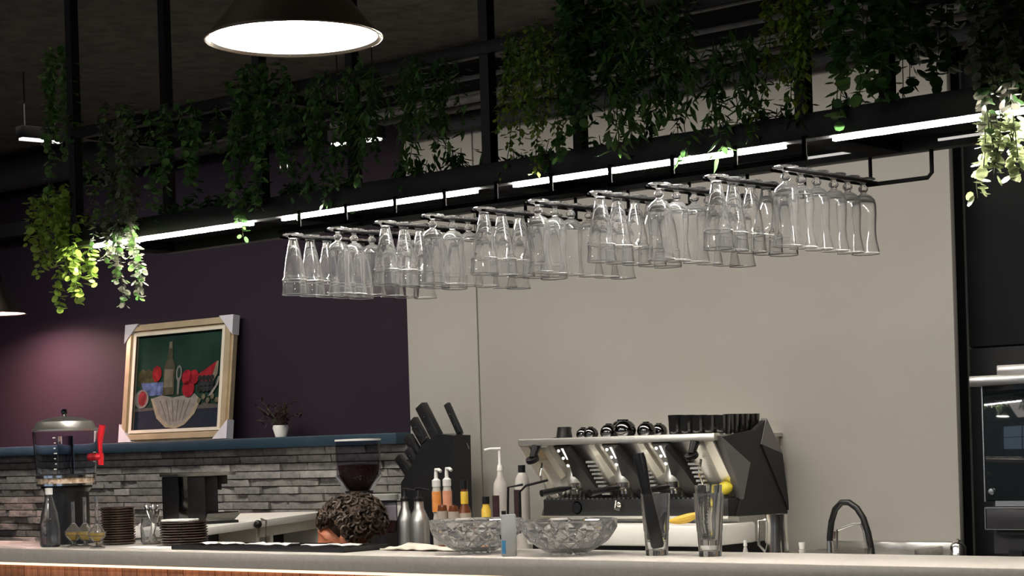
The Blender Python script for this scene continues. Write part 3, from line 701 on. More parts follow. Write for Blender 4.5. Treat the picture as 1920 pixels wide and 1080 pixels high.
# plates
def plate(r, h):
    t = [(0, 0), (r * .80, 0), (r * .88, .0012), (r * .985, h - .0045), (r, h - .0025), (r, h - .0008), (r * .985, h), (r * .80, .0045), (0, .0045)]
    return MB().lathe(t, 40).mesh('plate', 40)
pa = plate(.060, .0105); pa.materials.append(M['brownplate']); pb = plate(.083, .0105); pb.materials.append(M['brownplate'])
p = onC(223, 1021)
for k in range(15):
    o = bpy.data.objects.new('side_plate', pa); COL.objects.link(o); o.location = p + Vector((random.uniform(-.001, .001), random.uniform(-.001, .001), .0088 * k))
    n = 14 - k; tag(o, 'small dark brown plate, %s in the tall stack' % ('topmost' if n == 0 else 'bottom one' if k == 0 else ORD[n] + ' from top'), 'plate', 'small plates in the tall stack')
p = onC(346, 1022)
for k in range(9):
    o = bpy.data.objects.new('dinner_plate', pb); COL.objects.link(o); o.location = p + Vector((random.uniform(-.002, .002), random.uniform(-.002, .002), .0090 * k))
    n = 8 - k; tag(o, 'wide dark brown plate, %s in the low stack' % ('topmost' if n == 0 else 'bottom one' if k == 0 else ORD[n] + ' from top'), 'plate', 'wide plates in the low stack')
nk = part('napkin', lambda b: b.bbox((-.055, -.035, 0), (.055, .035, .008), .002), M['paper'], None, loc=p + Vector((-.02, 0, .0090 * 8 + .0105)))
nk.rotation_euler = (0, 0, R(20)); tag(nk, 'folded white napkin lying on the low plate stack', 'napkin')
p = onC(300, 1026)
ns = part('paper_sheet', lambda b: b.box((-.14, -.05, 0), (.13, .04, .0012)), M['paper'], None, loc=p + Vector((0, -.012, 0)))
tag(ns, 'white paper sheet under the cutlery jar', 'paper')
# cutlery jar
p = onC(282, 1021) + Vector((0, .01, .0012))
cj = thing('cutlery_jar', 'round glass jar of teaspoons between the two plate stacks', 'jar', p)
part('jar_body', lambda b: b.lathe([(0, 0), (.034, 0), (.040, .008), (.041, .060), (.036, .088), (.037, .092), (.034, .092), (.0335, .088), (.0385, .060), (.0375, .010), (0, .006)], 32), M['glass'], cj)
q = random.Random(5)
wheres = ['leaning far left', 'leaning left', 'upright at the back', 'upright in the middle', 'leaning right', 'leaning far right', 'leaning towards the viewer']
for k, wh in enumerate(wheres):
    ax = (k - 2.5) * .0082; top = Vector((ax * 2.0 + q.uniform(-.004, .004), q.uniform(-.02, .02), .112 + q.uniform(-.008, .012))); bot = Vector((-ax * .5, q.uniform(-.012, .012), .009))
    sp = MB(); sp.tube([bot, bot.lerp(top, .5), top], [.0022, .002, .003], 6)
    dd = (top - bot).normalized(); e = dd.cross(Vector((0, 1, 0))).normalized(); n3 = e.cross(dd)
    Mx = Matrix((e, n3, dd)).transposed()
    sp.sphere(top + dd * .008, .012, 12, (.62, .25, 1.15), Mx)
    o = sp.build('teaspoon', M['chrome'], None, loc=p); tag(o, 'steel teaspoon in the glass jar, %s' % wh, 'spoon', 'teaspoons in the jar')
for k, (ax, ay, ang, wh) in enumerate(((.016, -.027, 18, 'right'), (-.016, -.026, -22, 'left'))):
    sc_ = part('sugar_sachet', lambda b: b.bbox((-.0085, -.0015, 0), (.0085, .0015, .066), .0012), M['paper'], None, loc=p + Vector((ax, ay + .004, .012)))
    sc_.rotation_euler = (0, R(ang), 0); tag(sc_, 'white sugar sachet at the front %s inside the glass jar' % wh, 'sachet', 'sugar sachets')
# black bar mat with papers
a, b2 = onC(383, 1026), onC(724, 1030)
bmx = thing('bar_tray', 'long shallow black tray lying on the bar before the head', 'tray', ((a.x + b2.x) / 2, 4.27, CT))
hl = (b2.x - a.x) / 2
part('tray_base', lambda b: b.bbox((-hl, -.10, 0), (hl, .10, .005), .002), M['plastic_black'], bmx)
part('tray_rim', lambda b: (b.box((-hl, -.10, .004), (hl, -.092, .016)), b.box((-hl, .092, .004), (hl, .10, .016)), b.box((-hl, -.092, .004), (-hl + .008, .092, .016)), b.box((hl - .008, -.092, .004), (hl, .092, .016))), M['plastic_black'], bmx)
for k, (x, wd, nm) in enumerate(((-.33, .17, 'left'), (-.08, .20, 'middle'), (.2, .22, 'right'))):
    g = MB(); n = 8
    vs = [Vector((wd * (i / n - .5), .06 * (j / 3 - .5) + .05, .0085 + .007 * (1 + noise.noise(Vector((i * .7, j * .9, k * 5.1)))))) for j in range(4) for i in range(n + 1)]
    fs = [(j*(n+1)+i, j*(n+1)+i+1, (j+1)*(n+1)+i+1, (j+1)*(n+1)+i) for j in range(3) for i in range(n)]
    o = g.add(vs, fs).build('crumpled_napkin', M['paper'], None, loc=(bmx.location.x + x, 4.27, CT), fixn=False)
    sm = o.modifiers.new('thickness', 'SOLIDIFY'); sm.thickness = .0025
    tag(o, 'crumpled white napkin on the %s of the black tray' % nm, 'napkin', 'napkins on the tray')
# cloth
a = onC(800, 1034); g = MB(); nx, ny = 40, 12
def hz(i, j): return .006 + .010 * max(0, noise.noise(Vector((i * .22, j * .35, 2.2)))) + .014 * math.exp(-((i - 8) / 5) ** 2) * math.exp(-((j - 7) / 4) ** 2)
vs = [Vector((.36 * (i / nx - .5) + .01 * noise.noise(Vector((j * .5, 0, 3))), .13 * (j / ny - .5) + .015 * noise.noise(Vector((i * .2, 4, 3))), hz(i, j))) for j in range(ny + 1) for i in range(nx + 1)]
fs = [(j*(nx+1)+i, j*(nx+1)+i+1, (j+1)*(nx+1)+i+1, (j+1)*(nx+1)+i) for j in range(ny) for i in range(nx)]
o = g.add(vs, fs).build('bar_cloth', M['cloth'], None, loc=(a.x - .02, 4.36, CT), fixn=False)
o.modifiers.new('thickness', 'SOLIDIFY').thickness = .004
tag(o, 'crumpled beige bar cloth lying left of the crystal bowls', 'cloth')

# crystal bowls: faceted diamond cut
def crystal(r, h, n=16):
    b = MB(); rows = [(.36, .0), (.40, .08), (.60, .22), (.78, .40), (.90, .58), (.97, .78), (1.0, .95)]
    vs = []; fs = []
    for k, (fr, fz) in enumerate(rows):
        for i in range(n):
            a = 2 * math.pi * (i + .5 * (k % 2)) / n
            bump_ = 1.0 + (.035 if (i % 2 == 0) and 1 < k < 6 else 0)
            zt_ = fz * h + (.006 * math.cos(a * n) if k == 6 else 0)
            vs.append((fr * r * bump_ * math.cos(a), fr * r * bump_ * math.sin(a), zt_))
    for k in range(len(rows) - 1):
        for i in range(n):
            j = (i + 1) % n; o0, o1 = k * n, (k + 1) * n
            if k % 2 == 0: fs += [(o0+i, o0+j, o1+i), (o0+j, o1+j, o1+i)]
            else: fs += [(o0+i, o0+j, o1+j), (o0+i, o1+j, o1+i)]
    # groove the diamond edges: inset each triangle pair by poking its centre inwards
    m0 = len(vs); inner = [(.93, .95), (.88, .70), (.76, .45), (.56, .26), (.25, .16)]
    for fr, fz in inner:
        for i in range(n):
            a = 2 * math.pi * i / n; vs.append((fr * r * math.cos(a), fr * r * math.sin(a), fz * h))
    top = (len(rows) - 1) * n
    for i in range(n): fs.append((top + i, top + (i + 1) % n, m0 + (i + 1) % n, m0 + i))
    for k in range(len(inner) - 1):
        for i in range(n): fs.append((m0+k*n+i, m0+k*n+(i+1)%n, m0+(k+1)*n+(i+1)%n, m0+(k+1)*n+i))
    fs.append([m0 + (len(inner)-1)*n + i for i in range(n)]); fs.append(list(range(n))[::-1])
    b.add(vs, fs)
    bm = bmesh.new()
    me0 = b.mesh('tmp', None); bm.from_mesh(me0)
    outer = [f for f in bm.faces if len(f.verts) == 3]
    bmesh.ops.join_triangles(bm, faces=outer, angle_face_threshold=3.1, angle_shape_threshold=3.1)
    quads = [f for f in bm.faces if f.calc_center_median().xy.length > r * .42 and f.normal.dot(Vector((f.calc_center_median().x, f.calc_center_median().y, 0))) > 0 and f.calc_center_median().z < h * .9]
    bmesh.ops.inset_individual(bm, faces=quads, thickness=.0035, depth=.0022)
    bm.to_mesh(me0); bm.free()
    for p_ in me0.polygons: p_.use_smooth = False
    me0.materials.append(M['crystal'])
    return me0
bowl = crystal(.137, .098)
for x, y, lab in ((893, 1036, 'cut crystal bowl beside the beige cloth, left of the pair'), (1066, 1041, 'cut crystal bowl beside the tall tumblers, right of the pair')):
    p = onC(x, y); o = bpy.data.objects.new('crystal_bowl', bowl); COL.objects.link(o); o.location = (p.x, p.y + .0, CT); o.rotation_euler = (0, 0, random.random())
    o.location.y = 4.27
    o.location.x = onY(x, 1000, 4.27).x
    tag(o, lab, 'bowl', 'crystal bowls')
# frosted stand between the bowls
p = onC(955, 1043)
fs_ = thing('bottle_holder', 'narrow frosted plastic dispenser standing between the crystal bowls', 'dispenser', (p.x, p.y, CT), R(35))
part('shell', lambda b: b.bbox((-.021, -.010, 0), (.021, .010, .118), .003), M['frost'], fs_)
part('black_cap', lambda b: b.cbox((-.012, 0, .123), (.012, .014, .010)), M['plastic_black'], fs_)
part('blue_label', lambda b: b.box((-.019, -.0115, .008), (-.008, -.0104, .045)), mat('blue print', (.05, .22, .42), .5), fs_)
part('black_clip', lambda b: b.cbox((-.0225, -.002, .055), (.004, .012, .012)), M['plastic_black'], fs_)
# tall tumblers
def tumbler(r0, r1, h): return [(0, 0), (r0, 0), (r0 + .0005, .004), (r0 + (r1 - r0) * .35, h * .38), (r0 + (r1 - r0) * .38 + .0012, h * .42), (r1, h), (r1 - .0022, h), (r0 + (r1 - r0) * .36 - .0022, h * .42), (r0 - .003, .016), (0, .014)]
tm = MB().lathe(tumbler(.030, .040, .168), 36).mesh('tumbler', 40); tm.materials.append(M['glass'])
tm2 = MB().lathe(tumbler(.026, .0365, .160), 36).mesh('tumbler', 40); tm2.materials.append(M['glass'])
p1 = onC(1232, 1041); p2 = onC(1332, 1043)
for me, pp_, z, lab in ((tm, p1, 0, 'tall clear tumbler with the black muddler standing in it'), (tm, p2, 0, 'tall clear tumbler on the right, outer one of a nested pair'), (tm2, p2, .030, 'tall clear tumbler nested inside the right outer one')):
    o = bpy.data.objects.new('tumbler', me); COL.objects.link(o); o.location = pp_ + Vector((0, 0, z)); tag(o, lab, 'glass', 'tall tumblers')
# muddler
mt = onD(1197, 850, p1.dot(Vector((-sT, cT, 0))))
md = MB(); a = p1 + Vector((.004, 0, .020)); dd = mt - a
md.tube([a, a + dd * .03, a + dd * .3, a + dd * .62, a + dd * .93, mt], [.014, .0185, .0175, .014, .0175, .015], 20)
o = MB(); o = md; o.v = [v_ - p1 for v_ in o.v]
o = o.build('muddler', M['plastic_black'], None, loc=p1); tag(o, 'long black bar muddler leaning in the tall tumbler', 'muddler')

# ------------------------------------------------------------------ things on the back counter
def bc(x, Y, y=900): p = onY(x, y, Y); return Vector((p.x, Y, BC))
def zat(x, y, Y): return onY(x, y, Y).z
# coffee grinder with hopper
p = bc(673, 6.08); zt_ = zat(673, 824, 6.08) - BC; hz0 = zat(673, 892, 6.08) - BC; hz1 = zat(673, 925, 6.08) - BC
rH = .5 * (onY(712, 860, 6.08) - onY(635, 860, 6.08)).length * cT * 1.02
g1 = thing('coffee_grinder', 'coffee grinder with tall clear bean hopper before the brick wall', 'grinder', p)
part('body', lambda b: (b.bbox((-.075, -.09, 0), (.075, .09, hz1 - .05), .012), b.lathe([(0, hz1 - .06), (.062, hz1 - .06), (.062, hz1 + .012), (0, hz1 + .012)], 28)), M['plastic_black'], g1)
hp = part('hopper', lambda b: b.lathe([(.045, hz1 + .012), (rH, hz0), (rH, zt_ - .006), (rH - .003, zt_ - .006), (rH - .003, hz0 + .001), (.042, hz1 + .012)], 40, close=True), M['smoke'], g1)
part('beans', lambda b: b.lathe([(0, hz1 + .013), (.040, hz1 + .013), (rH - .014, hz0 + .002), (rH - .006, hz0 + .048), (0, hz0 + .055)], 32), M['beans'], hp)
part('hopper_lid', lambda b: b.lathe([(0, zt_ - .006), (rH + .003, zt_ - .006), (rH + .003, zt_ + .002), (0, zt_ + .004)], 40), M['white'], hp)  # lid coloured white in place of a bright highlight on its rim
for s in (-1, 1): part('hopper_bracket', lambda b: b.prism([(s * (rH + .004), hz0 + .004), (s * (rH - .012), hz0 + .004), (s * .048, hz1 + .012), (s * .062, hz1 + .012)], -.03, .03, lambda u, v, d_: Vector((u * cT, u * sT, v)) + Vector((sT, -cT, 0)) * d_), M['steel'], g1)
# second grinder, low
p = bc(718, 6.0); zt_ = zat(718, 926, 6.0) - BC; r2 = .5 * (onY(744, 950, 6.0) - onY(691, 950, 6.0)).length * cT
g2 = thing('coffee_grinder', 'low dark grinder with grey lid right of the curly head', 'grinder', p)
part('body', lambda b: b.lathe([(0, 0), (r2 * .95, 0), (r2 * .95, .115), (0, .115)], 32), M['plastic_black'], g2)
part('hopper', lambda b: b.lathe([(r2 * .9, .116), (r2 * .9, zt_ - .026), (r2 * .86, zt_ - .026), (r2 * .86, .116)], 32, close=True), M['smoke'], g2)
part('beans', lambda b: b.lathe([(0, .117), (r2 * .84, .117), (r2 * .84, .165), (0, .17)], 28), M['beans'], g2)
part('lid', lambda b: b.lathe([(0, zt_ - .026), (r2, zt_ - .026), (r2, zt_ - .003), (r2 * .92, zt_), (0, zt_)], 32), mat('grey lid', (.33, .33, .31), .4, var=.05), g2)
# cream siphons
for x, Y, s, lab in ((784, 5.96, 1.0, 'front brushed aluminium cream siphon with black lever top'), (758, 6.06, .86, 'rear brushed aluminium cream siphon behind the larger one')):
    p = bc(x, Y); H_ = (zat(x, 940, Y) - BC)
    t = thing('cream_siphon', lab, 'siphon', p, R(20), 'cream siphons')
    rr = .043 * s
    part('bottle', lambda b: b.lathe([(0, 0), (rr * .96, 0), (rr, .005), (rr, H_ - .085), (rr * .97, H_ - .075), (rr * .72, H_ - .05), (rr * .50, H_ - .03), (rr * .46, H_), (0, H_)], 32), M['alu'], t)
    hd = part('head', lambda b: (b.lathe([(0, H_), (rr * .5, H_), (rr * .5, H_ + .012), (rr * .25, H_ + .022), (rr * .2, H_ + .045), (0, H_ + .045)], 20), b.tube([(-.014, 0, H_ + .052), (.0, 0, H_ + .055), (.05, 0, H_ + .046)], [.006, .006, .003], 8), b.tube([(0, 0, H_ + .04), (0, 0, H_ + .058)], .004, 8)), M['plastic_black'], t)
# knife block, its profile facing the bar
Yk = 6.25
def K(x, y): p_ = onY(x, y, Yk); return (p_.x, p_.z)
ko = bc(830, Yk)
kb = thing('knife_block', 'large black slanted knife block against the grey wall', 'knife block', ko)
def KP(u, v, d_): return Vector((u - ko.x, d_, v - BC))
poly = [(K(868, 945)[0], BC), K(866, 816), K(838, 813), K(806, 834), K(788, 872), K(768, 905), (K(768, 905)[0], K(790, 960)[1]), (K(790, 960)[0], BC)]
part('block', lambda b: b.prism(poly, -.055, .055, KP), M['plastic_black'], kb)
part('rivet', lambda b: b.tube([KP(*K(817, 820), -.062), KP(*K(817, 820), -.05)], .004, 8), M['steel'], kb)
kn = [((797, 760), (834, 832), .025, -.025, 'thickest black knife handle rising left of the tall one'), ((829, 757), (858, 822), .014, .03, 'tall thin black knife handle at the right of the block'),
      ((781, 786), (808, 836), .020, -.02, 'short black knife handle third from the top'), ((765, 818), (791, 862), .021, .0, 'black knife handle fourth down the block'),
      ((775, 842), (800, 885), .017, -.035, 'black knife handle in front on the lower block'), ((750, 856), (777, 898), .019, -.01, 'lowest black knife handle sticking out left'), ((768, 800), (796, 850), .017, .035, 'black knife handle at the rear of the block')]
for (a, b_, wd, dy, lab) in kn:
    A2, B2 = Vector((K(*a)[0], Yk + dy, K(*a)[1])), Vector((K(*b_)[0], Yk + dy, K(*b_)[1]))
    dd = (B2 - A2); L = dd.length; dd.normalize(); sx = Vector((0, 1, 0)); nz = dd.cross(sx)
    T = Matrix.Translation(A2) @ Matrix((nz, sx, dd)).transposed().to_4x4()
    t = thing('kitchen_knife', lab, 'knife', A2, 0, 'knives in the block'); t.matrix_world = T
    part('handle', lambda b: b.bbox((-wd, -wd * .75, 0), (wd, wd * .75, L * .86), .004), M['plastic_black'], t)
    part('bolster', lambda b: b.box((-wd * .9, -wd * .5, L * .86), (wd * .9, wd * .5, L * .9)), M['plastic_black'], t)
    part('blade', lambda b: b.box((-wd * .85, -.0012, L * .9), (wd * .85, .0012, L + .06)), M['steel'], t)
    part('rivet', lambda b: [b.tube([(0, -wd * .78, L * f), (0, wd * .78, L * f)], .003, 6) for f in (.3, .6)], M['steel'], t)
# bottles
def bottle(x, ytop, Y, rpx, prof, mats_, name, lab, cat='bottle', grp=None):
    """prof: list of part tuples (name, [(r factor, z fraction)...], material)"""
    p = bc(x, Y, 940); H_ = zat(x, ytop, Y) - BC; dep = p.x * -sT + p.y * cT; r_ = rpx * dep / FPX
    t = thing(name, lab, cat, p, 0, grp)
    for nm, pf, m in prof: part(nm, lambda b: b.lathe([(a * r_, z * H_) for a, z in pf], 24), m, t)
    return t, r_, H_
def pump(t, r_, H_, dirx, m=None):
    m = m or M['white']
    part('pump', lambda b: (b.lathe([(0, H_ * .80), (r_ * .95, H_ * .80), (r_ * .95, H_ * .87), (r_ * .45, H_ * .89), (r_ * .4, H_ * .955), (0, H_ * .955)], 16), b.tube([(0, 0, H_ * .95), (0, 0, H_ * .985), (r_ * 1.1 * dirx, -.2 * r_, H_ * .985), (r_ * 1.75 * dirx, -.3 * r_, H_ * .965)], r_ * .38, 8)), m, t)
for x, yt, lm, lab in ((819, 878, M['orange'], 'orange pump bottle with white head, left of the pair'), (839, 876, M['pinklab'], 'salmon pump bottle with white head, right of the pair')):
    t, r_, H_ = bottle(x, yt, 5.98, 8.5, [('body', [(0, 0), (1, 0), (1, .42), (.75, .50), (.95, .53), (1, .74), (.8, .80), (0, .80)], M['bottlewhite']), ('label', [(1.04, .53), (1.05, .55), (1.05, .73), (1.03, .75)], lm)], None, 'pump_bottle', lab, grp='pump bottles')
    pump(t, r_, H_, 1)
for x, yt, Y, lab in ((829, 945, 5.90, 'amber bottle with cream label, left of three'), (850, 946, 5.90, 'amber bottle with cream label, middle of three')):
    bottle(x, yt, Y, 10, [('body', [(0, 0), (1, 0), (1, .85), (.8, .98), (0, 1)], M['amber']), ('label', [(1.03, .30), (1.03, .88)], M['label'])], None, 'amber_bottle', lab, grp='amber bottles')
bottle(871, 900, 5.94, 12, [('body', [(0, 0), (1, 0), (1, .62), (.55, .70), (.52, .90), (0, .90)], M['amber']), ('label', [(1.03, .32), (1.03, .60)], M['label']), ('neck_label', [(.60, .71), (.60, .86)], M['yellow']), ('cap', [(0, .89), (.56, .89), (.56, 1), (0, 1)], M['plastic_black'])], None, 'amber_bottle', 'amber bottle with yellow neck band and black cap')
bottle(911, 931, 5.93, 9, [('body', [(0, 0), (1, 0), (1, .80), (.7, .86), (.65, .90), (0, .90)], M['yellow']), ('cap', [(0, .89), (.78, .89), (.78, 1), (0, 1)], M['plastic_black'])], None, 'syrup_bottle', 'small yellow bottle with black cap before the grey wall')
t, r_, H_ = bottle(939, 838, 6.15, 13.5, [('body', [(0, 0), (1, 0), (1, .62), (.9, .68), (.45, .74), (.38, .80), (0, .80)], M['bottlewhite'])], None, 'syrup_bottle', 'tall pale syrup bottle with long white pump spout')
part('label', lambda b: b.box((-r_ * .62, -r_ * 1.06, H_ * .30), (r_ * .5, -r_ * .6, H_ * .57)), M['plumlabel'], t)
part('pump', lambda b: (b.lathe([(0, H_ * .79), (r_ * .42, H_ * .79), (r_ * .36, H_ * .83), (r_ * .2, H_ * .85), (r_ * .2, H_ * .98), (0, H_ * .98)], 14), b.tube([(r_ * .25, 0, H_ * .985), (-r_ * 1.3 * cT, -r_ * 1.3 * sT, H_ * .985), (-r_ * 2.1 * cT, -r_ * 2.1 * sT, H_ * .975)], r_ * .2, 8)), M['white'], t)
t, r_, H_ = bottle(980, 872, 6.18, 14, [('body', [(0, 0), (1, 0), (1, .78), (.9, .86), (.5, .92), (0, .92)], M['bottlewhite']), ('cap', [(0, .91), (.5, .91), (.5, 1), (0, 1)], M['plastic_black'])], None, 'syrup_bottle', 'pale syrup bottle with black cap left of the coffee machine')
part('label', lambda b: b.box((-r_ * .62, -r_ * 1.06, H_ * .38), (r_ * .5, -r_ * .6, H_ * .74)), M['plumlabel'], t)
bottle(1395, 1013, 5.9, 5, [('body', [(0, 0), (1, 0), (1, .6), (.5, .8), (0, .8)], M['bottlewhite']), ('cap', [(0, .8), (.75, .8), (.6, 1), (0, 1)], M['white'])], None, 'squeeze_bottle', 'white cap of a small bottle under the coffee machine')
bottle(1501, 1017, 6.1, 6, [('body', [(0, 0), (1, 0), (1, .7), (0, .72)], M['bottlewhite']), ('cap', [(0, .72), (.8, .72), (1.0, 1), (0, 1)], M['white'])], None, 'squeeze_bottle', 'white cap of a small bottle left of the tap')
# small white ledge box behind the siphons
p = bc(780, 6.3); part('storage_box', lambda b: b.bbox((-.16, -.10, 0), (.22, .06, zat(780, 949, 6.2) - BC), .006), M['white'], None, loc=p)
tag(bpy.data.objects['storage_box'], 'low white storage box behind the cream siphons', 'box')

# hot water machine on the return cabinet
p = onZ(372, 984, ZR)
hm = thing('water_dispenser', 'black countertop drinks machine with steel top plate and drip tray', 'machine', (p.x, p.y, ZR), rz - R(38))
dep = p.x * -sT + p.y * cT; k = dep / FPX
hh = 97 * k
part('body', lambda b: b.bbox((-40*k, 0, .012), (18*k, 62*k, hh - .012), .006), M['plastic_black'], hm)
part('side_panel', lambda b: b.bbox((-42*k, -.004, .010), (-22*k, .0, hh - .012), .0015), M['darksteel'], hm)
part('inner_wall', lambda b: b.bbox((18*k, 10*k, .03), (52*k, 60*k, hh - .014), .004), M['plastic_black'], hm)
part('top_plate', lambda b: b.prism([(-42*k, -2*k), (46*k, -6*k), (96*k, 16*k), (96*k, 64*k), (-42*k, 64*k)], hh - .012, hh, lambda u, v, d_: Vector((u, v, d_))), M['steel'], hm)
part('spout', lambda b: (b.bbox((56*k, 16*k, hh - .05), (78*k, 40*k, hh - .013), .003), b.tube([(62*k, 22*k, hh - .05), (62*k, 22*k, hh - .072)], 5*k, 12)), M['plastic_black'], hm)
part('drip_tray', lambda b: b.prism([(14*k, .004), (76*k, .004), (98*k, .042), (22*k, .042)], 2*k, 58*k, lambda u, v, d_: Vector((u, d_, v))), M['steel'], hm)
part('tray_grille', lambda b: b.box((26*k, 6*k, .0425), (94*k, 54*k, .046)), M['blackmetal'], hm)
part('foot', lambda b: b.bbox((-42*k, 0, 0), (90*k, 60*k, .012), .003), M['plastic_black'], hm)
part('cup_stand', lambda b: b.bbox((46*k, 18*k, .046), (70*k, 40*k, .052), .002), M['white'], hm)
part('indicator_knob', lambda b: [b.sphere((-30*k + 22*k*j, -.006, .020), .006, 10) for j in range(2)], M['chrome'], hm)
cb = MB().tube([onZ(490, 973, ZR + .004), onZ(520, 980, ZR - .0) + Vector((0, -.06, .01)), onZ(536, 1000, ZR - .02) + Vector((0, -.1, -.03)), onZ(540, 1012, ZR - .1) + Vector((0, -.12, -.3))], .004, 8)
o = cb.build('power_cable', M['plastic_black']); tag(o, 'black power cable hanging off the white cabinet', 'cable')

# ------------------------------------------------------------------ espresso machine
YM = 6.0
mx0 = onY(976, 825, YM).x; mx1 = onY(1341, 818, YM).x; MW = mx1 - mx0
em = thing('espresso_machine', 'wide chrome and black three group espresso machine with faceted side', 'coffee machine', (mx0, YM, BC))
zT = zat(1150, 818, YM) - BC        # top tray level
zTr = zat(1100, 933, YM + .14) - BC # drip tray top
zLo = zat(1100, 969, YM + .12) - BC # underside of the drip tray front
sl = .155                           # setback of the sloped front at the drip tray
def SF(x, t, d_=0):                 # point on the sloped front; t 0 top .. 1 bottom, d_ out of the surface
    return Vector((x, sl * t - d_ * .8, zT - .028 - (zT - .028 - zTr) * t - d_ * .45))
part('body', lambda b: b.prism([(.002, zT - .02), (.002, zT - .03), (sl, zTr), (sl, .07), (.46, .07), (.46, zT - .02)], .012, MW - .012, lambda u, v, d_: Vector((d_, u, v))), M['steel'], em)
part('top_rail', lambda b: b.bbox((-.006, -.012, zT - .028), (MW + .004, .03, zT), .005), M['bright_steel'], em)
part('cup_tray', lambda b: b.box((0, .03, zT - .02), (MW, .46, zT - .006)), M['steel'], em)
part('drip_tray', lambda b: (b.bbox((.05, .07, zLo + .004), (MW + .0, .30, zTr - .004), .004)), M['facet'], em)
part('tray_grille', lambda b: [b.box((.055 + i * (MW - .07) / 40, .074, zTr - .004), (.055 + i * (MW - .07) / 40 + .010, .17, zTr)) for i in range(40)], M['steel'], em)
part('tray_edge', lambda b: b.bbox((.04, .062, zLo - .004), (MW + .004, .074, zLo + .006), .002), M['bright_steel'], em)
part('base', lambda b: b.bbox((.10, -.10, zLo - .10), (MW + .02, .22, zLo - .022), .01), M['whitecounter'], em)
part('under_shade', lambda b: b.box((.10, -.06, .02), (MW + .0, .42, zLo - .10)), M['blackmetal'], em)  # black block standing in for the shade between the legs
for x in (.14, MW - .06):
    for y in (-.02, .38): part('foot', lambda b: b.lathe([(0, 0), (.022, 0), (.018, .03), (0, .03)], 14, (x, y, 0)), M['blackmetal'], em)
# sloped chrome cheeks, black facets, keypads, groups
def sheet(pts, th, m, nm):
    """thin plate on the slope: pts (x, t) corners, th proud of it"""
    b = MB(); n = len(pts)
    vs = [SF(x, t, th) for x, t in pts] + [SF(x, t, -.004) for x, t in pts]
    b.add(vs, [list(range(n))] + [[n + i for i in range(n)][::-1]] + [(i, (i+1) % n, n + (i+1) % n, n + i) for i in range(n)])
    return b.build(nm, m, em, sharp=20)
u = lambda px: (onY(px, 822, YM).x - mx0)
sheet([(0, 0), (.045, 0), (.075, 1), (.03, 1)], .006, M['bright_steel'], 'chrome_cheek')
sheet([(MW - .05, 0), (MW - .008, 0), (MW - .004, 1), (MW - .05, 1)], .006, M['bright_steel'], 'chrome_cheek')
for gi, gp in enumerate((1054, 1145, 1238)):
    x = u(gp)
    sheet([(x - .040, 0), (x + .040, 0), (x + .012, .52), (x - .012, .52)], .010, M['darksteel'], 'keypad')
    kp = MB()
    for c_ in (-1, 1):
        for r_ in range(3):
            kp.sphere(SF(x + c_ * (.023 - .005 * r_), .08 + .14 * r_, .011), .0075, 10, (1, .5, 1))
    kp.sphere(SF(x, .45, .011), .007, 10, (1, .5, 1)); kp.build('key_light', M['lit'], em)
    part('display', lambda b: b.add([SF(x - .006, .04, .0118), SF(x + .006, .04, .0118), SF(x + .004, .25, .0118), SF(x - .004, .25, .0118)], [(0, 1, 2, 3)]), M['lit'], em, sharp=None)
    sheet([(x + .045, .0), (x + .085, .40), (x + .12, 1.0), (x + .045, 1.0), (x + .012, .55)], .045, M['facet'], 'side_facet')
    sheet([(x - .105, .0), (x - .075, 0), (x - .048, .55), (x - .085, .62)], .012, M['bright_steel'], 'chrome_facet')
    part('group_head', lambda b: (b.lathe([(0, 0), (.036, 0), (.038, .02), (.030, .05), (.03, .085), (0, .085)], 24, (x + .005, .075, zTr + .062)), b.tube([(x + .005, .075, zTr + .13), (x + .005, .13, zTr + .15)], .022, 12)), M['bright_steel'], em)
    pf = part('portafilter', lambda b: (b.lathe([(0, 0), (.020, .002), (.033, .012), (.034, .034), (0, .034)], 22, (x + .005, .072, zTr + .028)), b.tube([(x - .004, .07, zTr + .016), (x - .004, .07, zTr + .032)], .006, 8), b.tube([(x + .014, .07, zTr + .016), (x + .014, .07, zTr + .032)], .006, 8)), M['chrome'], em)
    part('handle', lambda b: b.tube([(x + .002, .045, zTr + .044), (x - .01, -.01, zTr + .038), (x - .03, -.10, zTr + .026)], [.008, .012, .014], 12), M['plastic_black'], pf)
    part('louvre_panel', lambda b: [b.box((x + .125, .085 - .012 * k, zTr + .012 + .016 * k), (x + .165, .10 - .012 * k, zTr + .020 + .016 * k)) for k in range(9)], M['bright_steel'], em)
for px in (1004, 1302):   # steam taps
    x = u(px)
    tpv = part('steam_tap', lambda b: b.tube([SF(x, .02, .0), SF(x, .12, .05)], [.018, .014], 16), M['plastic_black'], em)
    part('tap_grip', lambda b: b.lathe([(0, -.008), (.026, -.008), (.028, 0), (.026, .008), (0, .008)], 20, SF(x, .14, .055), Matrix.Rotation(R(28), 3, 'X')), M['plastic_black'], tpv)
    part('steam_wand', lambda b: b.tube([SF(x, .3, .01), SF(x - .005, .45, .05), SF(x - .012, .9, .06), SF(x - .015, 1.25, .05)], .005, 8), M['chrome'], em)
x = u(1037)
part('pressure_gauge', lambda b: (b.lathe([(.021, 0), (.026, 0), (.026, -.01), (.021, -.01)], 24, (x + .055, .07, (zTr + zLo) / 2), Matrix.Rotation(R(90), 3, 'X'), close=True)), M['steel'], em)
part('gauge_face', lambda b: b.lathe([(0, 0), (.021, 0), (.021, .004), (0, .004)], 24, (x + .055, .069, (zTr + zLo) / 2), Matrix.Rotation(R(90), 3, 'X')), M['plastic_black'], em)
part('drain_tap', lambda b: (b.sphere((x + .28, .055, (zTr + zLo) / 2 + .012), .012, 10), b.tube([(x + .26, .06, zTr - .01), (x + .265, .045, zTr - .04), (x + .29, .045, zTr - .045)], .004, 6)), M['chrome'], em)
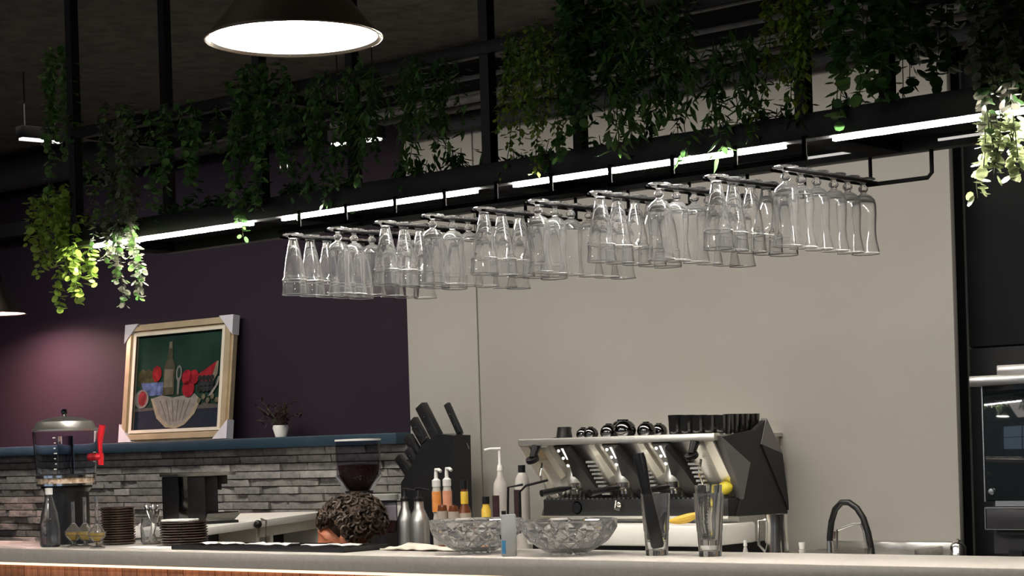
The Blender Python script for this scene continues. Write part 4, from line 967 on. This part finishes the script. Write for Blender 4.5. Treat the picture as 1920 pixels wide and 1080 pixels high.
part('hose_frame', lambda b: b.tube([(.12, .02, zTr + .075), (.03, -.01, zTr + .055), (.005, -.02, zTr + .03), (.0, -.02, zLo - .06)], .005, 8), M['blackmetal'], em)
part('hot_water_frame', lambda b: b.tube([(.03, -.03, zTr + .06), (-.03, -.05, zTr + .05), (-.04, -.05, zLo - .06)], .005, 8), M['blackmetal'], em)
# faceted side panel (right); outline runs in Y-Z
def SP(u_, v, d_): return Vector((MW - .010 + d_, u_, v))
def yz(x, y):   # photo outline point on the side plane
    d_ = ray(x, y); t_ = (mx1) / d_.x; q_ = CAM + d_ * t_; return (q_.y - YM, q_.z - BC)
side = [yz(1346, 820), yz(1398, 868), yz(1387, 934), yz(1379, 968), yz(1474, 962), yz(1460, 852), yz(1424, 832), yz(1430, 788), yz(1412, 806)]
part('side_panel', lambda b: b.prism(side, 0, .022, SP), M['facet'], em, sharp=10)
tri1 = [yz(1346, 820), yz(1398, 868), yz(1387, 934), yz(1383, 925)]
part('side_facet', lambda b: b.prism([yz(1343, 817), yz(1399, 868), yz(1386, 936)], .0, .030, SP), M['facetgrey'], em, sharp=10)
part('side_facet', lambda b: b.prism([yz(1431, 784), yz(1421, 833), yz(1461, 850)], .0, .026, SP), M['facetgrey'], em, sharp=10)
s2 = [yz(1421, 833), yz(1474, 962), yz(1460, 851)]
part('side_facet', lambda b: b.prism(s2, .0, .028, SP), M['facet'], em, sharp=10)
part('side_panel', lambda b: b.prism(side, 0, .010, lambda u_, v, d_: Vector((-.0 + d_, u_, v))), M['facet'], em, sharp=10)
# things on top of it
ztop = BC + zT - .006
def top_at(x, Y): p_ = onY(x, 812, Y); return Vector((p_.x, Y, ztop))
b = MB().lathe([(0, .05), (.026, .05), (.027, .047), (.034, 0), (.031, 0), (.024, .045), (0, .046)], 28)
o = b.build('espresso_cup', M['plastic_black'], None, loc=top_at(1058, 6.07)); tag(o, 'upturned black paper cup alone at the left of the machine top', 'cup')
sph = [(1108, 6.14, .030, 'leftmost'), (1142, 6.12, .036, 'second from left'), (1172, 6.08, .044, 'front and largest'), (1165, 6.25, .046, 'rear'), (1212, 6.12, .037, 'fifth from left'), (1236, 6.22, .033, 'rightmost'), (1094, 6.26, .030, 'rear left')]
for x, Y, r_, wh in sph:
    pr_ = [(0, 0), (r_ * .72, 0), (r_ * .95, r_ * .35), (r_, r_ * .62), (r_ * .9, r_ * 1.05), (r_ * .62, r_ * 1.38), (r_ * .3, r_ * 1.52), (0, r_ * 1.55)]
    t = thing('steel_bowl', 'dark shiny upturned round cup on the machine, %s' % wh, 'cup', top_at(x, Y), random.random() * 6, 'round cups on the machine')
    part('cup_body', lambda b: b.lathe(pr_, 28), M['darksteel'], t)
    part('foot_ring', lambda b: b.lathe([(r_ * .28, r_ * 1.50), (r_ * .34, r_ * 1.50), (r_ * .34, r_ * 1.60), (r_ * .28, r_ * 1.60)], 20, close=True), M['darksteel'], t)
dark = mat('smoked black glass', (0.010, 0.010, 0.010), 0.06, coat=1.0)
xs = [1268, 1290, 1312, 1334, 1356]
for i, x in enumerate(xs):
    h_ = zat(x, 778, 6.10) - ztop; r_ = .031
    t = thing('dark_tumbler', 'smoked black tumbler in the row on the machine, %s from left' % ORD[i], 'cup', top_at(x, 6.10), 0, 'black tumblers on the machine')
    part('tumbler_body', lambda b: b.lathe([(0, 0), (r_ * .8, 0), (r_ * .85, .004), (r_, h_), (r_ * .93, h_), (r_ * .78, .008), (0, .006)], 20), dark, t, sharp=12)
for i, Y in enumerate((6.17, 6.24, 6.31)):
    x = 1372 + 14 * i; h_ = zat(1388, 776, 6.24) - ztop; r_ = .031
    t = thing('dark_tumbler', 'smoked black tumbler at the right end of the machine top, %s from front' % ORD[i], 'cup', Vector((mx1 - .045, Y, ztop)), 0, 'black tumblers on the machine')
    part('tumbler_body', lambda b: b.lathe([(0, 0), (r_ * .8, 0), (r_ * .85, .004), (r_, h_), (r_ * .93, h_), (r_ * .78, .008), (0, .006)], 20), dark, t, sharp=12)
# banana, lemon, jug
zb_ = BC + zLo - .022; pb0 = onY(1283, 960, 5.93)
pts = [Vector((.085 * (k / 8 - .5) * 2 * .75, 0, .016 + .030 * ((k / 8) ** 2))) for k in range(9)]
o = MB().tube(pts, [.004, .010, .014, .0165, .017, .0165, .014, .010, .004], 10).build('banana', M['banana'], None, loc=(pb0.x, 5.93, zb_)); o.rotation_euler = (0, 0, R(12))
tag(o, 'yellow banana lying on the base of the coffee machine', 'fruit')
pl_ = onY(1358, 918, YM + .10)
o = MB().lathe([(0, 0), (.006, .002), (.016, .008), (.024, .022), (.0255, .035), (.023, .048), (.014, .060), (.005, .067), (0, .068)], 20, M=Matrix.Rotation(R(78), 3, 'Y')).build('lemon', M['lemon'], None, loc=(pl_.x - .03, YM + .10, BC + zTr + .0262)); tag(o, 'yellow lemon on the drip tray behind the tall tumblers', 'fruit')
p = bc(1456, 6.16, 990); hj = zat(1456, 964, 6.16) - BC
t = thing('milk_jug', 'polished steel milk jug right of the coffee machine', 'jug', p)
part('jug_body', lambda b: b.lathe([(0, 0), (.044, 0), (.047, .006), (.046, .05), (.040, hj * .75), (.041, hj), (.039, hj), (.038, hj * .75), (.044, .05), (0, .006)], 32), M['chrome'], t)
part('handle', lambda b: b.tube([(-.040 * cT, -.040 * sT, hj * .9), (-.066 * cT, -.066 * sT, hj * .88), (-.068 * cT, -.068 * sT, hj * .4), (-.044 * cT, -.044 * sT, hj * .25)], .005, 8), M['steel'], t)

# sink tap
Yt = 6.25
def T3(x, y): return onY(x, y, Yt)
base = bc(1630, Yt, 1030)
tp = thing('kitchen_tap', 'tall kitchen tap with arched black hose and steel arm', 'tap', base)
loc = lambda v_: v_ - base
arch = [T3(*q_) for q_ in ((1637, 1062), (1634, 1030), (1628, 1000), (1619, 972), (1607, 953), (1592, 942), (1578, 942), (1566, 955), (1559, 978), (1556, 1005), (1556, 1014))]
part('hose', lambda b: b.tube([loc(a_) for a_ in arch], .0118, 14), M['plastic_black'], tp)
part('arm', lambda b: b.tube([loc(T3(*q_)) for q_ in ((1628, 1060), (1625, 1025), (1620, 995), (1614, 982), (1600, 983), (1572, 993))], .0055, 10), M['steel'], tp)
part('spray_head', lambda b: (b.tube([loc(T3(1556, 1012)), loc(T3(1557, 1036))], [.010, .014], 14), b.tube([loc(T3(1565, 996)), loc(T3(1564, 1010))], .007, 10), b.tube([loc(T3(1570, 993)), loc(T3(1570, 1045))], .004, 8)), M['chrome'], tp)
part('tap_base', lambda b: b.lathe([(0, 0), (.028, 0), (.026, .02), (.018, .03), (.018, .06), (0, .06)], 20), M['chrome'], tp)
p = bc(1796, 6.38, 1025); o = MB().lathe([(0, 0), (.03, 0), (.03, .06), (.02, .075), (0, .09)], 18).build('soap_pump', M['chrome'], None, loc=p); tag(o, 'small chrome soap dispenser at the wall corner by the sink', 'dispenser')

# oven on the right
Yo = 6.02
ox0 = onY(1849, 850, Yo).x; ow = .70
oz = lambda y: zat(1885, y, Yo) - BC
ov = thing('convection_oven', 'countertop convection oven with tinted glass door at right edge', 'oven', (ox0, Yo, BC))
zTop = oz(703)
part('body', lambda b: b.box((.004, .03, .06), (ow, .50, zTop - .02)), M['ovengrey'], ov)
part('top_cover', lambda b: b.bbox((-.03, -.05, zTop - .035), (ow + .03, .52, zTop), .004), M['steel'], ov)
part('top_box', lambda b: b.bbox((.02, .05, zTop), (ow - .1, .42, zTop + .035), .004), M['steel'], ov)
dr = part('door', lambda b: b.bbox((0, -.012, oz(938)), (ow, .03, oz(722)), .004), M['oven_glass'], ov)
part('door_edge', lambda b: b.box((-.004, -.014, oz(940)), (.0, .032, oz(720))), M['steel'], dr)
part('door_bolt', lambda b: b.lathe([(0, 0), (.011, 0), (.009, .006), (0, .007)], 16, (.022, -.012, oz(921)), Matrix.Rotation(R(90), 3, 'X')), M['steel'], dr)
part('hinge_plate', lambda b: b.box((.03, -.004, oz(949)), (ow, .03, oz(939))), M['steel'], ov)
part('control_panel', lambda b: b.bbox((.0, -.015, oz(991)), (ow, .03, oz(953)), .003), M['ovengrey'], ov)
part('panel_trim', lambda b: (b.box((-.002, -.018, oz(953)), (ow, .0, oz(950.5))), b.box((-.003, -.018, oz(992)), (.0, .0, oz(952))), b.box((-.002, -.018, oz(993)), (ow, .0, oz(991.5)))), M['steel'], ov)
part('foot_rail', lambda b: (b.box((.03, .0, oz(1003)), (ow, .45, oz(993))), b.box((.06, .02, 0), (.11, .4, .07)), b.box((ow - .11, .02, 0), (ow - .06, .4, .07))), M['blackmetal'], ov)

# ------------------------------------------------------------------ person seated behind the bar
def skin_mesh(name, chains, m, parent, sub=2):
    verts = []; edges = []; rad = []; idx = {}
    for ch in chains:
        prev = None
        for pnt, r_ in ch:
            key = tuple(round(c_, 4) for c_ in pnt)
            if key not in idx: idx[key] = len(verts); verts.append(pnt); rad.append(r_)
            if prev is not None and prev != idx[key]: edges.append((prev, idx[key]))
            prev = idx[key]
    me = bpy.data.meshes.new(name); me.from_pydata(verts, edges, [])
    o = bpy.data.objects.new(name, me); COL.objects.link(o)
    md_ = o.modifiers.new('skin', 'SKIN'); md_.use_smooth_shade = True
    sv = me.skin_vertices[0].data
    for i, r_ in enumerate(rad): sv[i].radius = (r_, r_) if not isinstance(r_, tuple) else r_
    sv[0].use_root = True
    if sub: o.modifiers.new('sub', 'SUBSURF').levels = sub; o.modifiers[-1].render_levels = sub
    dg = bpy.context.evaluated_depsgraph_get(); ev = o.evaluated_get(dg); nm = bpy.data.meshes.new_from_object(ev)
    bpy.data.objects.remove(o); nm.name = name; nm.materials.clear(); nm.materials.append(m)
    for p_ in nm.polygons: p_.use_smooth = True
    o = bpy.data.objects.new(name, nm); COL.objects.link(o); o.parent = parent
    return o
hc = onD(640, 1008, 6.85)                       # head centre
SEAT = .46
pe = thing('person', 'person with curly brown hair bending low behind the bar in black shirt', 'person', (hc.x + .16, hc.y + .04, 0))
O = Vector((hc.x + .16, hc.y + .04, 0)); hl_ = hc - O
fd = Vector((-.66, -.66, -.36)).normalized()    # where the face points
lat = Vector((0, 0, 1)).cross(fd).normalized(); upv = fd.cross(lat)
neck = hl_ - upv * .115 - fd * .04
pel = Vector((.10, .0, SEAT + .10)); che = Vector((.06, 0, .80)); sho = Vector((.04, 0, .87))
body = [[(pel, .13), (pel + Vector((-.01, 0, .17)), .125), (che, .135), (sho, .10), (neck, .056), (hl_ - upv * .05 - fd * .005, .074), (hl_ + fd * .005 + upv * .01, .088), (hl_ + upv * .065 - fd * .01, .070)],
        [(hl_ + fd * .005 + upv * .01, .088), (hl_ + fd * .045 - upv * .035, .055), (hl_ + fd * .07 - upv * .065, .032)],
        [(hl_ + fd * .045 - upv * .035, .055), (hl_ + fd * .102 - upv * .022, .013)]]
sleeve = []; trou = [[(pel, .145), (pel + Vector((-.01, 0, .12)), .135)]]
for s in (-1, 1):
    sh = sho + Vector((0, s * .17, -.01)); el = Vector((-.10, s * .22, .70)); wr = Vector((-.33, s * .13, .66)); pm_ = wr + Vector((-.07, -s * .01, -.01))
    body.append([(sho, .10), (sh, .058), (el, .042), (wr, .027), (pm_, .034)])
    for f_ in range(4):
        a_ = pm_ + Vector((-.015, (f_ - 1.5) * .018, 0)); ln = (.070, .078, .074, .058)[f_]
        body.append([(pm_, .034), (a_, .0105), (a_ + Vector((-ln * .5, 0, -.010)), .0092), (a_ + Vector((-ln * .9, 0, -.035)), .0075)])
    body.append([(wr, .027), (wr + Vector((-.03, -s * .035, .005)), .012), (wr + Vector((-.065, -s * .052, -.008)), .009)])
    hip = pel + Vector((-.03, s * .09, -.03)); kne = Vector((-.36, s * .15, SEAT + .06)); ank = Vector((-.30, s * .15, .09)); toe = Vector((-.47, s * .17, .035))
    body.append([(pel, .13), (hip, .085), (kne, .056), (ank, .040), (toe, .036)])
    sleeve.append([(sho, .115), (sh, .070), (sh.lerp(el, .75), .056)])
    trou.append([(pel, .145), (hip, .095), (kne, .070), (ank + Vector((0, 0, .02)), .055)])
skin_mesh('body', body, M['skin'], pe)
skin_mesh('shirt', [[(pel + Vector((0, 0, .06)), .145), (pel + Vector((-.01, 0, .17)), .142), (che, .150), (sho, .115), (sho.lerp(neck, .6), .078)]] + sleeve, M['shirt'], pe)
skin_mesh('trousers', trou, M['trousers'], pe)
# face details and ears
for s in (-1, 1): part('eye', lambda b: b.sphere(hl_ + fd * .083 + lat * s * .032 - upv * .0, .012, 10), M['white'], pe)
part('mouth', lambda b: b.sphere(hl_ + fd * .097 - upv * .068, .02, 12, (.9, .5, .3), Matrix((lat, fd, upv)).transposed()), M['pinklab'], pe)
for s in (-1, 1): part('ear', lambda b: b.sphere(hl_ + lat * s * .088 - fd * .01 - upv * .015, .028, 12, (.35, .65, 1), Matrix((lat, fd, upv)).transposed()), M['skin'], pe)
# curls
q = random.Random(11); hb = MB()
Mh = Matrix((lat, fd, upv)).transposed()
hcen = hl_ - fd * .050 + upv * .028
rad3 = Vector((.096, .106, .088))
hb.sphere(hcen - fd * .012, 1.0, 28, tuple(rad3 * .9), Mh)
k = 0
while k < 520:
    n_ = Vector((q.gauss(0, 1), q.gauss(0, 1), q.gauss(0, 1))).normalized()
    if n_.y > .30 and n_.z < .42: continue          # face stays free
    if n_.z < -.62: continue
    k += 1
    sfc = hcen + Mh @ Vector((n_.x * rad3.x, n_.y * rad3.y, n_.z * rad3.z))
    nw = (Mh @ n_).normalized(); e1 = nw.cross(Vector((q.random(), q.random(), q.random()))).normalized(); e2 = nw.cross(e1)
    cr = q.uniform(.008, .014); ph = q.uniform(0, 6.28); out = q.uniform(-.003, .015)
    pts = [sfc + e1 * math.cos(ph + t_ * .8) * cr + e2 * math.sin(ph + t_ * .8) * cr + nw * (out + .0022 * t_) for t_ in range(7)]
    hb.tube(pts, [.0035, .0052, .0058, .0058, .0055, .0045, .002], 5)
hb.build('hair', M['hair'], pe, sharp=60, fixn=False)
stl = thing('stool', 'low round black stool under the person behind the bar', 'stool', O + Vector((.10, 0, 0)))
part('seat', lambda b: b.lathe([(0, SEAT - .04), (.16, SEAT - .04), (.17, SEAT - .03), (.17, SEAT - .01), (.15, SEAT - .002), (0, SEAT - .002)], 32), M['plastic_black'], stl)
for kx in (-1, 1):
    for ky in (-1, 1): part('leg', lambda b: b.tube([(kx * .09, ky * .09, SEAT - .035), (kx * .14, ky * .14, 0)], .011, 8), M['blackmetal'], stl)
